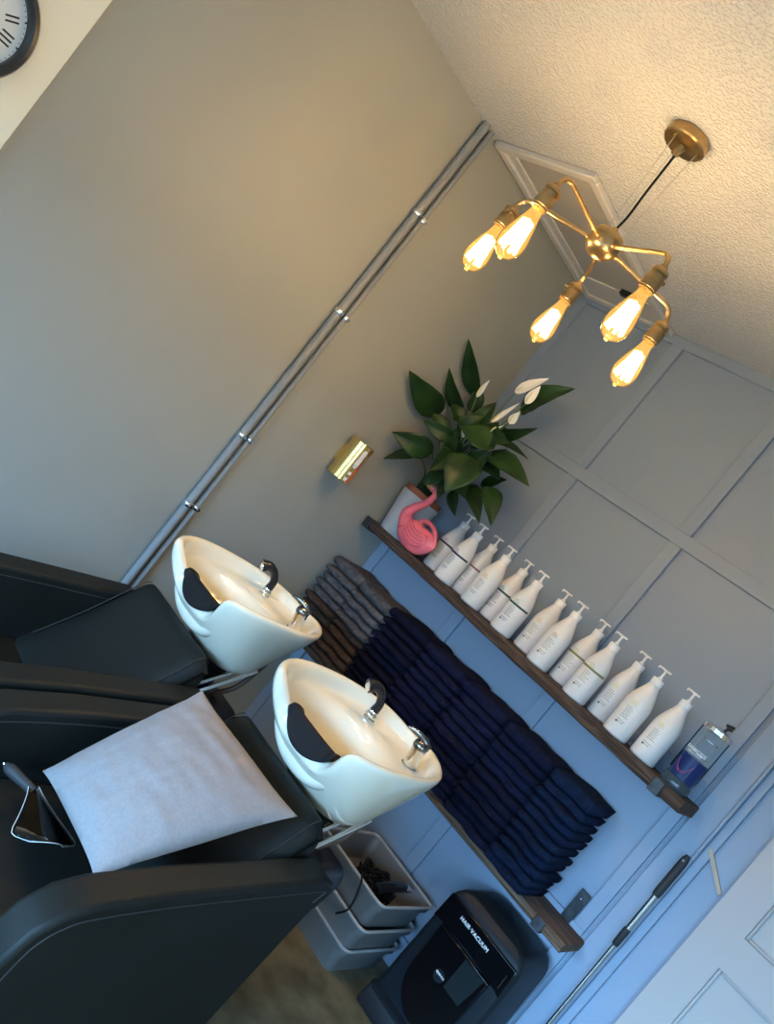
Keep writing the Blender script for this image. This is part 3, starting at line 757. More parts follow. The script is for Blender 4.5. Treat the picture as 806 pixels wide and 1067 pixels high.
# ================================================================== CHAIRS AND BASINS
def make_chair(label):
    cx = -1.09
    t = thing('shampoo_chair', label, 'chair', (cx, 1.3, 0), 'black shampoo chairs side by side')
    hw, at = .281, .076             # half width, arm thickness
    def arm_prof(ins=0, top=0):
        P = [(1.575, .05), (1.59, .25), (1.628, H - .86), (1.645, H - .825), (1.638, H - .80), (1.60, H - .789), (1.45, H - .806), (1.20, H - .836), (1.04, H - .864), (.985, H - .886), (.948, H - .925), (.930, H - .985), (.915, H - 1.15), (.90, .05)]
        return P
    for sg in (-1, 1):
        xo, xi = cx + sg * hw, cx + sg * (hw - at)
        b = NB(); prism_x(b, arm_prof(), min(xo, xi), max(xo, xi)); a = obj('arm', b, m_leather, t, bevel=.011, seg=3, bang=50)
        # stitched seam round the arm, set in from both edges
        P = [(y, z) for y, z in arm_prof()[2:13]]
        for xx in (xo, xi):
            s2 = 1 if xx > min(xo, xi) else -1
            b = NB(); Q = []
            for i, (y, z) in enumerate(P):
                y0, z0 = P[max(i - 1, 0)]; y1, z1 = P[min(i + 1, len(P) - 1)]; d = Vector((y1 - y0, z1 - z0)).normalized(); n_ = Vector((d.y, -d.x))
                n_ = Vector((-d.y, d.x)) if (Vector((y, z)) + Vector((-d.y, d.x)) * .02 - Vector((1.3, .35))).length < (Vector((y, z)) - Vector((1.3, .35))).length else n_
                Q.append((xx + s2 * .0002, y + n_.x * .028, z + n_.y * .028))
            tube(b, spline(Q, 4), .0016, 6); obj('seam', b, m_seam, a)
    b = NB(); prism_x(b, [(.93, .10), (.93, H - 1.06), (.945, H - 1.035), (1.0, H - 1.022), (1.2, H - 1.02), (1.42, H - 1.03), (1.42, .10)], cx - hw + at + .002, cx + hw - at - .002); obj('seat', b, m_leather, t, bevel=.012, seg=3)
    # backrest: rounded wedge leaning back under the basin
    P = spline([(1.36, H - 1.10), (1.335, H - 1.035), (1.37, H - .985), (1.465, H - .875), (1.545, H - .765), (1.570, H - .730), (1.595, H - .718), (1.617, H - .735), (1.622, H - .79)], 4)
    prof = [(p[0], p[1]) for p in [(v.x, v.y) for v in [Vector((a_[0], a_[1])) for a_ in P]]]
    prof += [(1.62, H - 1.0), (1.58, H - 1.10)]
    b = NB(); nx = 14; half = hw - at - .003; rows = []
    for i in range(nx + 1):
        q = -1 + 2 * i / nx; rows.append([])
        for y, z in prof:
            e = max(0, abs(q) - .82) / .18
            k = max(0, min(1, (z - (H - 1.0)) / .28))
            dz = -.030 * e * e * k; dy = .014 * e * e * (1 if y < 1.6 else -1)
            puff = -.008 * (1 - q * q) * (1 if y < 1.6 else 0)
            rows[-1].append(b.verts.new((cx + half * q, y + dy + puff, z + dz)))
    m_ = len(prof)
    for a_, c_ in zip(rows, rows[1:]):
        for k in range(m_): b.faces.new((a_[k], c_[k], c_[(k + 1) % m_], a_[(k + 1) % m_]))
    b.faces.new(rows[0]); b.faces.new(rows[-1][::-1])
    bk_ = obj('backrest', b, m_leather, t, ang=60)
    for sg in (-1, 1):
        b = NB(); Q = [(cx + sg * (half - .022), y - .006 + (0 if y < 1.6 else .012), z + .001 - .004 * 0) for y, z in prof[8:25]]
        tube(b, Q, .0014, 6); obj('seam', b, m_seam, bk_)
    for sg in (-1, 1):
        for yy in (.95, 1.55):
            b = NB(); lathe(b, [(.018, 0), (.020, .01), (.016, .055)], (cx + sg * (hw - .04), yy, 0), 16); obj('foot', b, m_chrome, t)
    b = NB(); box(b, cx - hw + at, cx + hw - at, 1.0, 1.58, .06, .12); obj('base_rail', b, m_black, t, bevel=.003)
    return t
ch = make_chair('black leather shampoo chair holding the pale grey cushion, nearer of the two chairs')
c2 = dup(ch); c2.location.x -= .580; c2['label'] = 'empty black leather shampoo chair against the left wall, behind the cushioned chair'

def make_basin(label):
    cx, y0, zr = -1.082, 1.475, H - .534
    t = thing('wash_basin', label, 'basin', (cx, y0 + .3, 0), 'white shampoo basins behind the chairs')
    n = 96
    R = [  # a, yf, yb, z, exponent, notch weight
        (.060, .255, .32, -.244, 2, 0), (.095, .235, .35, -.241, 2.1, 0), (.128, .212, .385, -.224, 2.2, 0), (.152, .180, .415, -.192, 2.3, 0), (.176, .125, .455, -.140, 2.4, .05), (.196, .060, .500, -.088, 2.4, .35),
        (.210, .018, .530, -.045, 2.4, .85), (.216, .008, .548, -.018, 2.4, 1), (.216, .008, .551, -.007, 2.4, 1), (.212, .013, .546, -.001, 2.4, 1), (.204, .021, .538, .000, 2.4, 1), (.197, .029, .530, -.003, 2.4, 1), (.191, .036, .524, -.012, 2.4, 1),
        (.186, .041, .516, -.030, 2.4, .95), (.180, .046, .500, -.042, 2.4, .9), (.176, .050, .445, -.047, 2.4, .85), (.171, .054, .395, -.052, 2.3, .8), (.163, .060, .370, -.068, 2.3, .7), (.150, .072, .345, -.100, 2.3, .5), (.125, .095, .315, -.140, 2.2, .3), (.09, .13, .28, -.165, 2, .1), (.03, .19, .245, -.172, 2, 0)]
    def sp(v, e): return math.copysign(abs(v) ** (2 / e), v)
    b = NB(); rings = []
    for a, yf, yb, z, e, wn in R:
        yc = (yf + yb) * .5 - .04 * (1 if wn else 0); ring = []
        for i in range(n):
            f = 2 * PI * i / n; x = a * sp(math.cos(f), e); s_ = math.sin(f)
            y = yc + ((yb - yc) if s_ > 0 else (yc - yf)) * sp(s_, e)
            if s_ > 0: x *= 1 - .20 * s_ ** 3          # narrower towards the taps
            if s_ < 0 and wn:
                u = max(0, min(1, (.150 - abs(x - .012)) / (.075 + .06 * (1 - wn)))); k = u * u * (3 - 2 * u) * wn * min(1, -s_ * 1.6)
                y += .085 * k; zz = z - .070 * k
            else: zz = z
            if s_ > 0 and wn > .8: zz -= .010 * math.exp(-((x + .03) / .06) ** 2) * s_ * (1 if z > -.04 else 0)
            if s_ < 0: zz -= .016 * (-s_) ** 1.5 * (1 if z > -.2 else 0)
            ring.append(b.verts.new((cx + x, y0 + y, zr + zz)))
        rings.append(ring)
    for p, q in zip(rings, rings[1:]):
        for i in range(n): b.faces.new((p[i], p[(i + 1) % n], q[(i + 1) % n], q[i]))
    b.faces.new(rings[0]); b.faces.new(rings[-1])
    bowl = obj('bowl', b, m_ceramic, t, ang=80, sub=1)
    b = NB(); lathe(b, [(.028, 0), (.028, .003), (.020, .004), (.016, .001), (0, .001)], (cx, y0 + .22, zr - .171), 24); obj('drain', b, m_chrome, t)
    # neck rest: black saddle over the notch
    b = NB(); m1, m2 = 20, 14; rows = []
    for i in range(m1 + 1):
        q = -1 + 2 * i / m1; x = .012 + .092 * q
        u = max(0, min(1, (.150 - abs(x - .012)) / .075)); k = u * u * (3 - 2 * u)
        row = []; wd = 1 - .8 * abs(q) ** 2.2
        for j in range(m2 + 1):
            v = j / m2
            if v < .5: yy = -.016 * wd + (.010 + .016 * wd) * (v * 2) ** .8; zz = -.055 * (1 - v * 2) ** 1.3 * wd      # outer flap
            else: yy = .010 + .042 * (v - .5) * 2; zz = -.045 * ((v - .5) * 2) ** 1.6 * wd
            row.append(b.verts.new((cx + x, y0 + .014 + .085 * k + yy, zr - .070 * k + zz + .003)))
        rows.append(row)
    for p, q in zip(rows, rows[1:]):
        for j in range(m2): b.faces.new((p[j], p[j + 1], q[j + 1], q[j]))
    nr_ = obj('neck_rest', b, m_rubber, t, ang=80, label='black rubber neck rest')
    s2 = nr_.modifiers.new('thick', 'SOLIDIFY'); s2.thickness = .010; s2.offset = 0
    s3 = nr_.modifiers.new('sub', 'SUBSURF'); s3.levels = 1; s3.render_levels = 1
    # hand shower parked on the deck, curling back over the bowl
    sx, sy, sz = cx - .096, y0 + .425, zr - .046
    b = NB(); lathe(b, [(.020, 0), (.021, .004), (.018, .008), (.019, .011), (.019, .015), (.0165, .018), (.015, .026), (0, .026)], (sx, sy, sz), 24); sprb = obj('sprayer', b, m_chrome, t)
    P = spline([(sx, sy, sz + .024), (sx + .001, sy - .002, sz + .050), (sx - .006, sy - .016, sz + .076), (sx - .018, sy - .038, sz + .086), (sx - .028, sy - .056, sz + .076)], 6)
    nP = len(P); b = NB(); tube(b, P, [.0135 - .002 * math.sin(PI * i / (nP - 1)) + .007 * (i / (nP - 1)) ** 3 for i in range(nP)], 16); obj('handle', b, m_blackplastic, sprb)
    d = (P[-1] - P[-2]).normalized(); b = NB(); lathe(b, [(.0165, .0), (.0165, .004), (.010, .007), (0, .007)], P[-1], 20, d); obj('spray_head', b, m_chrome, sprb)
    # mixer tap
    tx, ty, tz = cx + .088, y0 + .425, zr - .046
    ax = Vector((.0, -.28, 1)).normalized()
    b = NB(); lathe(b, [(.024, 0), (.024, .006), (.0205, .009), (.0205, .058), (.0195, .062), (0, .064)], (tx, ty, tz), 28, ax); tp = obj('mixer_tap', b, m_chrome, t)
    top = Vector((tx, ty, tz)) + ax * .062
    b = NB(); lathe(b, [(.0215, 0), (.022, .006), (.018, .016), (.009, .020), (0, .021)], top, 24, ax)
    L_ = spline([top + Vector((.012, .010, .008)), top + Vector((-.002, -.004, .022)), top + Vector((-.022, -.018, .026)), top + Vector((-.046, -.030, .022))], 6)
    tube(b, L_, [.012 - .008 * i / (len(L_) - 1) for i in range(len(L_))], 12); obj('lever', b, m_dchrome, tp, ang=50, label='chrome lever with its dark reflection in the colour')
    # under the bowl: black cradle, chrome pipes, waste and black cover down to the floor
    b = NB(); lathe(b, [(.055, -.075), (.075, -.02), (.095, .0), (.0, .0)], (cx, y0 + .30, zr - .244), 30); obj('cradle', b, m_black, t)
    for k, dx in enumerate((.10, .135)):
        b = NB(); P = [(cx + dx, y0 + .37 - k * .01, zr - .19), (cx + dx - .01, y0 + .235 - k * .01, H - .845)]; tube(b, P, .0065, 10); obj('supply_pipe', b, m_chrome, t, label='thin chrome supply pipe')
    b = NB(); tube(b, spline([(cx + .11, y0 + .40, zr - .17), (cx + .11, y0 + .36, zr - .27), (cx + .085, y0 + .30, zr - .36), (cx + .07, y0 + .29, .3)], 5), .008, 10); obj('waste_pipe', b, m_brown, t, label='brown waste hose')
    b = NB(); prism_x(b, [(y0 + .20, H - 1.0), (y0 + .19, H - .90), (y0 + .235, H - .862), (y0 + .38, H - .855), (y0 + .415, H - .90), (y0 + .38, H - 1.0)], cx - .165, cx + .165); obj('housing', b, m_bag, t, bevel=.022, seg=4)
    b = NB(); prism_x(b, [(y0 + .22, 0), (y0 + .22, H - .99), (y0 + .36, H - .99), (y0 + .36, 0)], cx - .12, cx + .06); obj('pedestal', b, m_vacs, t, bevel=.015, seg=3)
    return t
ba = make_basin('white ceramic shampoo basin behind the cushioned chair, nearer one in the middle of the photo')
b2 = dup(ba); b2.location.x -= .583; b2['label'] = 'white ceramic shampoo basin behind the empty chair, further one by the left wall'

# ---- cushion lying on the backrest
def cushion():
    A = Vector((-1.287, 1.435, H - .708)); B_ = Vector((-.905, 1.495, H - .718)); Cc = Vector((-1.236, 1.150, H - .958)); D_ = Vector((-.890, 1.080, H - .892))
    # corners: A upper left, B upper right, Cc lower left, D lower right
    nrm = (B_ - A).cross(Cc - A).normalized()
    if nrm.z < 0: nrm = -nrm
    b = NB(); n = 44; g = [{}, {}]
    for s_ in (0, 1):
        for i in range(n + 1):
            for j in range(n + 1):
                u, v = i / n, j / n
                if s_ == 1 and (i in (0, n) or j in (0, n)): g[1][i, j] = g[0][i, j]; continue
                p, q = 2 * u - 1, 2 * v - 1
                pin = .032                            # edges pulled in between the corners
                uu = .5 + .5 * p * (1 - pin * (1 - q ** 4)); vv = .5 + .5 * q * (1 - pin * (1 - p ** 4))
                base = A.lerp(B_, uu).lerp(Cc.lerp(D_, uu), vv)
                h = .082 * ((1 - p * p) ** .55) * ((1 - q * q) ** .55) if abs(p) < 1 and abs(q) < 1 else 0
                wr = .0045 * noise.noise(Vector((p * 2.2, q * 7, s_))) + .003 * noise.noise(Vector((p * 9, q * 3, 4 + s_)))
                wr += -.0045 * math.exp(-((p - .22 - .12 * q) / .03) ** 2) * max(0, 1 - abs(q - .1) / .55)
                e = min(1, 6 * (1 - max(abs(p), abs(q))))
                co = base + nrm * ((h + wr * e) * (1 if s_ == 0 else -.75) + .05 * 0)
                g[s_][i, j] = b.verts.new(co)
        for i in range(n):
            for j in range(n): b.faces.new((g[s_][i, j], g[s_][i + 1, j], g[s_][i + 1, j + 1], g[s_][i, j + 1]))
    for v in b.verts: v.co += nrm * .012
    o = obj('cushion', b, m_cush, origin=(-1.09, 1.28, H - .88), ang=60)
    return tag(o, 'pale lilac-grey square linen cushion leaning on the back of the near chair', 'cushion')
cushion()

# ---- clear hairspray visor with black handle, on the seat by the cushion
def visor():
    base = Vector((-1.15, 1.10, H - .965))
    t = thing('hairspray_visor', 'clear plastic hairspray face shield with black handle beside the cushion', 'face shield', (-1.1, 1.06, H - 1.02))
    h0, h1 = Vector(HV0), Vector(HV1)
    d = (h1 - h0).normalized()
    b = NB(); P = [h0 + (h1 - h0) * (i / 8) for i in range(9)]; tube(b, P, [.006, .0115, .0125, .012, .0115, .011, .0105, .0105, .009], 14); hd = obj('handle', b, m_foam, t)
    b = NB(); lathe(b, [(.004, 0), (.004, .004), (0, .005)], h0, 12, -d); obj('end_cap', b, m_chrome, hd)
    # the shield: a bell-shaped sheet, bowed about its own axis
    d = Vector((.98, -.10, -.10)).normalized()
    up = Vector((0, 0, 1)); side = d.cross(up).normalized(); nor = side.cross(d).normalized()
    b = NB(); rows = []; n, m_ = 20, 16; L = .158
    for i in range(n + 1):
        u = i / n; w_ = .012 + .070 * (u ** 1.3 if u < .8 else (.8 ** 1.3 + .10 * math.sin((u - .8) * 5 * PI / 2)))
        if u > .9: w_ *= math.sqrt(max(.2, 1 - ((u - .9) / .115) ** 2))
        row = []
        for j in range(m_ + 1):
            q = -1 + 2 * j / m_; a = q * 1.05
            row.append(b.verts.new(h1 - d * .012 + d * L * (u - .10 * u * q * q) + side * (w_ * math.sin(a) / math.sin(1.05)) + nor * (.022 * u * (math.cos(a) * 2 - 1) + .004)))
        rows.append(row)
    for p, q in zip(rows, rows[1:]):
        for j in range(m_): b.faces.new((p[j], p[j + 1], q[j + 1], q[j]))
    sh = obj('shield', b, m_visor, t, ang=80)
    s2 = sh.modifiers.new('thick', 'SOLIDIFY'); s2.thickness = .0014
    b = NB(); P = [r[0].copy() for r in []]
    edge = [Vector(v) for v in ([r for r in VE(rows_co(n, m_, h1, d, side, nor, L))])]
    tube(b, edge, .0005, 6); obj('rim', b, m_txt, sh, label='bright edge of the clear sheet')
def rows_co(n, m_, h1, d, side, nor, L):
    out = []
    for i in range(n + 1):
        u = i / n; w_ = .012 + .070 * (u ** 1.3 if u < .8 else (.8 ** 1.3 + .10 * math.sin((u - .8) * 5 * PI / 2)))
        if u > .9: w_ *= math.sqrt(max(.2, 1 - ((u - .9) / .115) ** 2))
        out.append([h1 - d * .012 + d * L * (u - .10 * u * q * q) + side * (w_ * math.sin(q * 1.05) / math.sin(1.05)) + nor * (.022 * u * (math.cos(q * 1.05) * 2 - 1) + .004) for q in [-1 + 2 * j / m_ for j in range(m_ + 1)]])
    return out
def VE(r): return [x[0] for x in r] + r[-1][1:] + [x[-1] for x in r[::-1]][1:]
HV0, HV1 = (-1.250, 1.068, H - .960), (-1.176, 1.104, H - .955)
visor()

# ================================================================== CHANDELIER
kx, ky, kz = -1.372, 1.652, H + .760
t = thing('chandelier', 'brass five-armed pendant with clear filament bulbs hanging from the stippled ceiling', 'ceiling light', (kx, ky, ZC))
b = NB(); lathe(b, [(0, -.030), (.012, -.030), (.056, -.028), (.060, -.024), (.060, -.003), (.058, 0), (0, 0)], (kx, ky, ZC), 48); rose = obj('ceiling_rose', b, m_brass, t)
b = NB(); lathe(b, [(.0, -.062), (.006, -.062), (.008, -.05), (.012, -.032), (.0, -.030)], (kx, ky, ZC), 20); obj('cord_grip', b, m_brass, rose)
for a in (.4, 2.5, 4.6):
    b = NB(); lathe(b, [(0, -.038), (.005, -.037), (.005, -.028), (0, -.027)], (kx + .042 * math.cos(a), ky + .042 * math.sin(a), ZC), 12); obj('screw', b, m_brass, rose)
b = NB(); tube(b, spline([(kx, ky, ZC - .06), (kx + .002, ky, ZC - .17), (kx + .004, ky + .002, ZC - .25), (kx, ky, kz + .045)], 8), .0032, 10); obj('flex', b, m_cable, t, label='dark twisted flex')
for a in (.4, 2.5, 4.6):
    b = NB(); tube(b, [(kx + .042 * math.cos(a), ky + .042 * math.sin(a), ZC - .035), (kx + .026 * math.cos(a), ky + .026 * math.sin(a), kz + .028)], .0009, 6); obj('wire', b, m_steelw, t)
b = NB(); lathe(b, [(0, -.038), (.012, -.037), (.030, -.030), (.041, -.018), (.044, -.009), (.044, .010), (.042, .012), (.042, .028), (.039, .033), (.009, .037), (.008, .052), (0, .052)], (kx, ky, kz), 40); hub = obj('hub', b, m_brass, t)
BUL = []
ARMS = [(-90, .262), (-18, .262), (54, .262), (126, .262), (198, .262)]
for an, L in ARMS:
    a = math.radians(an); u = Vector((math.cos(a), math.sin(a), 0)); c0 = Vector((kx, ky, kz))
    P = [c0 + u * .030, c0 + u * (L - .035) + Vector((0, 0, .004))]
    for k in range(1, 7):
        q = PI / 2 * k / 6; P.append(c0 + u * (L - .035 + .035 * math.sin(q)) + Vector((0, 0, .004 - .035 * (1 - math.cos(q)))))
    P.append(c0 + u * L + Vector((0, 0, -.038)))
    b = NB(); tube(b, P, .0062, 12); lathe(b, [(.0085, 0), (.0085, .012), (.0065, .015)], c0 + u * .034, 16, u); arm = obj('arm', b, m_brass, t)
    e = c0 + u * L
    b = NB(); lathe(b, [(0, -.030), (.010, -.030), (.011, -.036), (.019, -.040), (.0215, -.044), (.0215, -.051), (.0185, -.053), (.0185, -.058), (.0215, -.060), (.0215, -.066), (.0225, -.068), (.0225, -.092), (.0205, -.094), (.0205, -.098), (0, -.098)], e, 28)
    sd = Vector((-u.y, u.x, 0))
    sk = obj('socket', b, m_brass, arm)
    b = NB(); tube(b, [e + Vector((0, 0, -.058)) + sd * .014, e + Vector((0, 0, -.058)) + sd * .026], .0022, 8)
    lathe(b, [(.0, 0), (.006, .001), (.006, .003), (0, .004)], e + Vector((0, 0, -.058)) + sd * .026, 12, sd); obj('switch_key', b, m_brass, arm)
    # teardrop filament bulb
    z0 = -.098
    prof = [(.0150, 0), (.0160, -.010), (.0185, -.022), (.0235, -.040), (.0295, -.062), (.0340, -.082), (.0350, -.096), (.0330, -.112), (.0260, -.127), (.0150, -.136), (.006, -.139), (.005, -.143), (0, -.144)]
    b = NB(); lathe(b, prof, e + Vector((0, 0, z0)), 32)
    bl = obj('bulb', b, m_bulb, arm, ang=80, label='clear amber teardrop bulb')
    BUL.append(e + Vector((0, 0, z0 - .072)))
fil_me = None
arms = [o for o in t.children if o.name.startswith('arm')]
for i, (p, am) in enumerate(zip(BUL, arms)):
    b = NB()
    for k in range(8):
        a0 = 2 * PI * k / 8; a1 = a0 + PI / 8
        tube(b, [p + Vector((.012 * math.cos(a0), .012 * math.sin(a0), .034)), p + Vector((.0225 * math.cos(a1), .0225 * math.sin(a1), -.042))], .0042, 6)
    lathe(b, [(.004, .040), (.005, .030), (.003, .0), (.002, -.03), (0, -.032)], p, 10)
    obj('filament', b, m_fil, am)
    l = bpy.data.lights.new('bulb_glow', 'POINT'); l.energy = BULBP; l.color = (1.0, .76, .52); l.shadow_soft_size = .028
    o = bpy.data.objects.new('bulb_glow', l); C.objects.link(o); o.location = p

# unseen pendant bulb added behind the camera to brighten the cream clock wall
qx, qy, qz = -1.15, -.45, H + .80
t2 = thing('added_pendant', 'added unseen brass pendant bulb brightening the clock end of the room', 'ceiling light', (qx, qy, ZC))
b = NB(); lathe(b, [(0, -.028), (.045, -.026), (.050, -.020), (.050, 0), (0, 0)], (qx, qy, ZC), 32); obj('ceiling_rose', b, m_brass, t2)
b = NB(); tube(b, [(qx, qy, ZC - .025), (qx, qy, qz + .06)], .003, 8); obj('flex', b, m_cable, t2)
b = NB(); lathe(b, [(0, .065), (.012, .062), (.022, .050), (.0225, .0), (0, 0)], (qx, qy, qz), 24); obj('socket', b, m_brass, t2)
b = NB(); lathe(b, [(.015, 0), (.0185, -.022), (.0295, -.062), (.035, -.096), (.026, -.127), (.006, -.139), (0, -.144)], (qx, qy, qz), 24); obj('bulb', b, m_bulb, t2, ang=80)
b = NB(); lathe(b, [(0, -.03), (.012, -.04), (.016, -.10), (0, -.11)], (qx, qy, qz), 12); obj('filament', b, m_fil, t2)
l = bpy.data.lights.new('bulb_glow', 'POINT'); l.energy = 9; l.color = (1.0, .76, .46); l.shadow_soft_size = .03
o = bpy.data.objects.new('bulb_glow', l); C.objects.link(o); o.location = (qx, qy, qz - .07)

# ================================================================== FLOOR LEVEL THINGS
# three stacked plastic trays
def crate_proto():
    t = thing('storage_tray', 'x', 'storage tray', (0, 0, 0), 'frosted plastic trays stacked by the wall')
    W_, D_, h = .335, .330, .100
    def loop(w_, d_, z, r=.03, n=6):
        P = []
        for cxs, cys, a0 in ((1, 1, 0), (-1, 1, PI / 2), (-1, -1, PI), (1, -1, 3 * PI / 2)):
            for k in range(n + 1):
                a = a0 + PI / 2 * k / n; P.append(((cxs * (w_ / 2 - r) + r * math.cos(a)), (cys * (d_ / 2 - r) + r * math.sin(a)), z))
        return P
    b = NB()
    L_ = [loop(W_ - .022, D_ - .022, 0), loop(W_ - .014, D_ - .014, h - .020), loop(W_ + .010, D_ + .010, h - .020), loop(W_ + .012, D_ + .012, h), loop(W_ - .006, D_ - .006, h), loop(W_ - .010, D_ - .010, h - .006), loop(W_ - .036, D_ - .036, .004)]
    V = [[b.verts.new(p) for p in l] for l in L_]; n = len(V[0])
    for p, q in zip(V, V[1:]):
        for i in range(n): b.faces.new((p[i], p[(i + 1) % n], q[(i + 1) % n], q[i]))
    b.faces.new(V[0]); b.faces.new(V[-1]); obj('tub', b, m_crate, t, ang=35)
    b = NB(); P = loop(W_ + .009, D_ + .009, h + .001); tube(b, P + P[:2], .0055, 8, caps=False); obj('rim', b, m_rim, t, label='paler rim')
    return t
cr = crate_proto(); tcx, tcy = -1.228, 2.655
cl = ['frosted plastic storage tray at the bottom of the stack, standing on the floor', 'frosted plastic storage tray in the middle of the stack by the wall', 'frosted plastic storage tray on top of the stack, full of black cables']
for k in range(3):
    o = cr if k == 0 else dup(cr)
    o.location = (tcx + (0, .006, -.004)[k], tcy + (0, -.012, .006)[k] - (0, .0, .0)[k], .001 + k * .0925 + (0, 0, 0)[k]); o.rotation_euler.z = math.radians((0, .3, -.3)[k]); o['label'] = cl[k]
zt_ = .001 + 2 * .0925 + .006
rnd = random.Random(21)
b = NB()
for s_ in range(13):
    cxx, cyy = tcx + rnd.uniform(-.05, .07), tcy + rnd.uniform(-.08, .08); P = []
    for k in range(16):
        a = k * .9 + s_; r = rnd.uniform(.03, .062); P.append((cxx + r * math.cos(a) * .8, cyy + r * math.sin(a), zt_ + .012 + rnd.uniform(0, .065)))
    tube(b, spline(P, 5), .0045, 8)
tag(obj('cable_tangle', b, m_cable, origin=(tcx, tcy, zt_)), 'tangled black cables heaped in the top plastic tray', 'cables')
t = thing('hair_clipper', 'black hair clipper lying on the cables in the top tray', 'hair clipper', (tcx + .09, tcy - .02, zt_))
b = NB(); tube(b, spline([(tcx + .08, tcy - .09, zt_ + .085), (tcx + .085, tcy - .02, zt_ + .10), (tcx + .09, tcy + .06, zt_ + .105)], 6), [.014] + [.018] * 11 + [.015], 14); obj('body', b, m_blackplastic, t)
b = NB(); box(b, tcx + .072, tcx + .108, tcy + .06, tcy + .085, zt_ + .095, zt_ + .111); obj('blade', b, m_chrome, t, bevel=.003)
b = NB(); P = []
for k in range(15): a = k * 2 * PI / 14; P.append((tcx + .115 + .018 * math.cos(a), tcy - .105 + .014 * math.sin(a), zt_ + .05 + .006 * math.sin(2 * a)))
tube(b, P, .0018, 6); tag(obj('wire_ring', b, m_chrome, origin=(tcx + .11, tcy - .1, zt_)), 'thin shiny wire loop at the front of the top tray', 'ring')
b = NB(); tube(b, spline([(-1.150, 2.452, .165), (-1.125, 2.450, .215), (-1.150, 2.455, .290), (-1.19, 2.50, .295)], 8), .0035, 8)
tag(obj('hanging_cable', b, m_cable, origin=(-1.16, 2.42, 0)), 'black cable hanging down the front of the stacked trays', 'cable')

# hair vacuum
vx0, vx1, vy0, vy1, vz = -.968, -.640, 2.60, 2.865, .503
t = thing('hair_vacuum', 'black stationary floor vacuum under the lower board', 'vacuum cleaner', ((vx0 + vx1) / 2, 2.73, 0))
vc = (vx0 + vx1) / 2
def bodyloop(z, k):
    "rounded box outline, k = inset"
    P = []; r = .045
    x0, x1, y0, y1 = vx0 + k, vx1 - k, vy0 + k * .6, vy1 - k * .3
    for cx_, cy_, a0 in ((x1 - r, y1 - r, 0), (x0 + r, y1 - r, PI / 2), (x0 + .022, y0 + .022, PI), (x1 - .022, y0 + .022, 3 * PI / 2)):
        rr_ = r if a0 < PI else .022
        for i in range(7): a = a0 + PI / 2 * i / 6; P.append((cx_ + rr_ * math.cos(a), cy_ + rr_ * math.sin(a), z))
    return P
b = NB(); V = []
for z, k, fwd in [(.0, .004, 0), (.012, -.006, .02), (.075, -.006, .02), (.085, .000, 0), (.30, .002, 0), (.44, .004, 0), (.470, .010, 0), (.492, .024, 0), (.503, .045, 0)]:
    V.append([b.verts.new((x, y - (fwd if y < 2.7 else 0), zz)) for x, y, zz in bodyloop(z, k)])
n = len(V[0])
for p, q in zip(V, V[1:]):
    for i in range(n): b.faces.new((p[i], p[(i + 1) % n], q[(i + 1) % n], q[i]))
b.faces.new(V[0]); b.faces.new(V[-1]); obj('body', b, m_vac, t, ang=35)
# front: glossy header, U shaped glossy canister with a slate surround
fy_ = vy0 + .0005
def plate(name, pts, th, mt, y=fy_, par=t, bv=.003, **k):
    b = NB(); a = [b.verts.new((x, y, z)) for x, z in pts]; c_ = [b.verts.new((x, y - th, z)) for x, z in pts]; n = len(pts)
    b.faces.new(a); b.faces.new(c_[::-1])
    for i in range(n): j = (i + 1) % n; b.faces.new((a[i], a[j], c_[j], c_[i]))
    return obj(name, b, mt, par, bevel=bv, seg=2, **k)
plate('header', [(vx0 + .014, .468), (vx1 - .014, .468), (vx1 - .010, .372), (vx1 - .03, .378), (vc, .386), (vx0 + .03, .378), (vx0 + .010, .372)], .010, m_vacg)
U = []
for i in range(25):
    a = PI + PI * i / 24; U.append((vc + .108 * math.cos(a), .235 + .135 * math.sin(a)))
plate('canister', [(vc - .112, .378)] + U + [(vc + .112, .378)], .016, m_vacg, label='glossy black U shaped bin')
plate('canister_highlight', [(vc + .016, .372)] + [(vc + .016, .26)] + [(vc + .085, .26), (vc + .098, .372)], .0015, mat('painted_highlight', (.012, .018, .020), .15), y=fy_ - .0165, bv=0, smooth=False)  # lighter plate painted as a highlight on the glossy bin
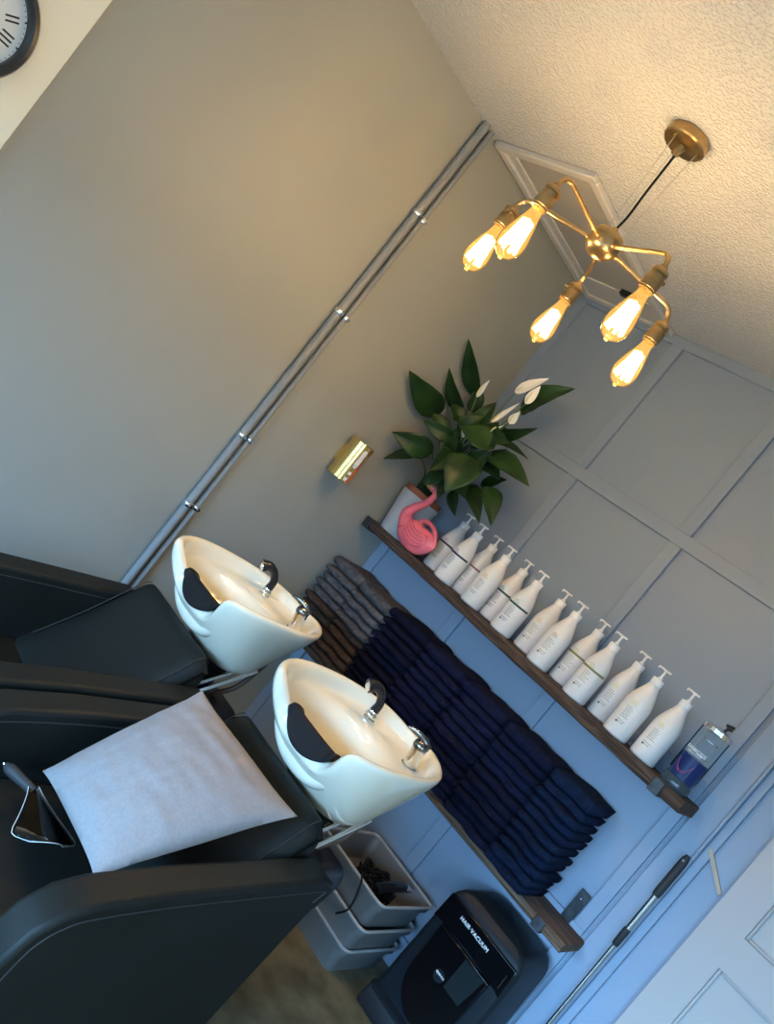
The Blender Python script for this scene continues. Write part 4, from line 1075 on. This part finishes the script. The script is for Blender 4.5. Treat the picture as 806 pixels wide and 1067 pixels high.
text('lettering', 'HAIR\u00b7VACUUM', .0175, (vc - .016, fy_ - .0106, .438), (1, 0, .0), (0, 0, 1), m_txt, t, space=1.12)
b = NB(); lathe(b, [(.020, 0), (.0195, .0015), (0, .002)], (vc - .015, fy_ - .016, .268), 24, (0, -1, 0)); obj('small_plate', b, m_vac, t)  # round badge behind the logo
text('logo', 'eyevac', .0135, (vc - .012, fy_ - .0188, .275), (1, 0, .0), (0, 0, 1), m_txt, t)
b = NB(); tube(b, [(vx1 - .03, fy_ - .011, .44), (vx1 - .028, fy_ - .011, .392)], .0008, 6); obj('trim_line', b, m_alu, t)
b = NB(); prism_x(b, [(vy0 - .03, .001), (vy0 - .035, .03), (vy0 - .02, .075), (vy0 + .01, .085), (vy0 + .01, .001)], vx0 + .0, vx1 - .0); obj('intake', b, m_vacs, t, bevel=.006)

# extendable pole leaning on the door post
p0, p1 = Vector((-.548, YB - .068, .02)), Vector((-.560, YB - .055, H - .375))
t = thing('extendable_pole', 'thin steel extending pole with black foam grip leaning by the white door', 'pole', p0)
d = p1 - p0
def pp(z): return p0 + d * ((z - p0.z) / d.z)
b = NB(); tube(b, [pp(.02), pp(H - .70)], .0065, 14); obj('lower_tube', b, m_alu, t)
b = NB(); tube(b, [pp(H - .70), pp(H - .50)], .0095, 16); obj('upper_tube', b, m_alu, t)
b = NB(); z0 = H - .735; tube(b, [pp(z0), pp(z0 + .004), pp(z0 + .05), pp(z0 + .065), pp(z0 + .066)], [.0085, .011, .012, .0115, .009], 16); obj('collar', b, m_foam, t)
b = NB(); P = [pp(H - .535 + .16 * i / 10) for i in range(11)]; tube(b, P, [.0125, .0138, .0138, .0138, .0138, .0138, .0138, .0138, .0138, .0125, .007], 18); g_ = obj('grip', b, m_foam, t)
b = NB(); tube(b, [pp(H - .395) + Vector((0, -.0135, 0)), pp(H - .395) + Vector((0, -.0150, 0))], .004, 12); obj('hang_hole', b, m_txtg, g_)
b = NB(); tube(b, [pp(.002), pp(.30)], .010, 14); obj('foot_sleeve', b, m_foam, t)
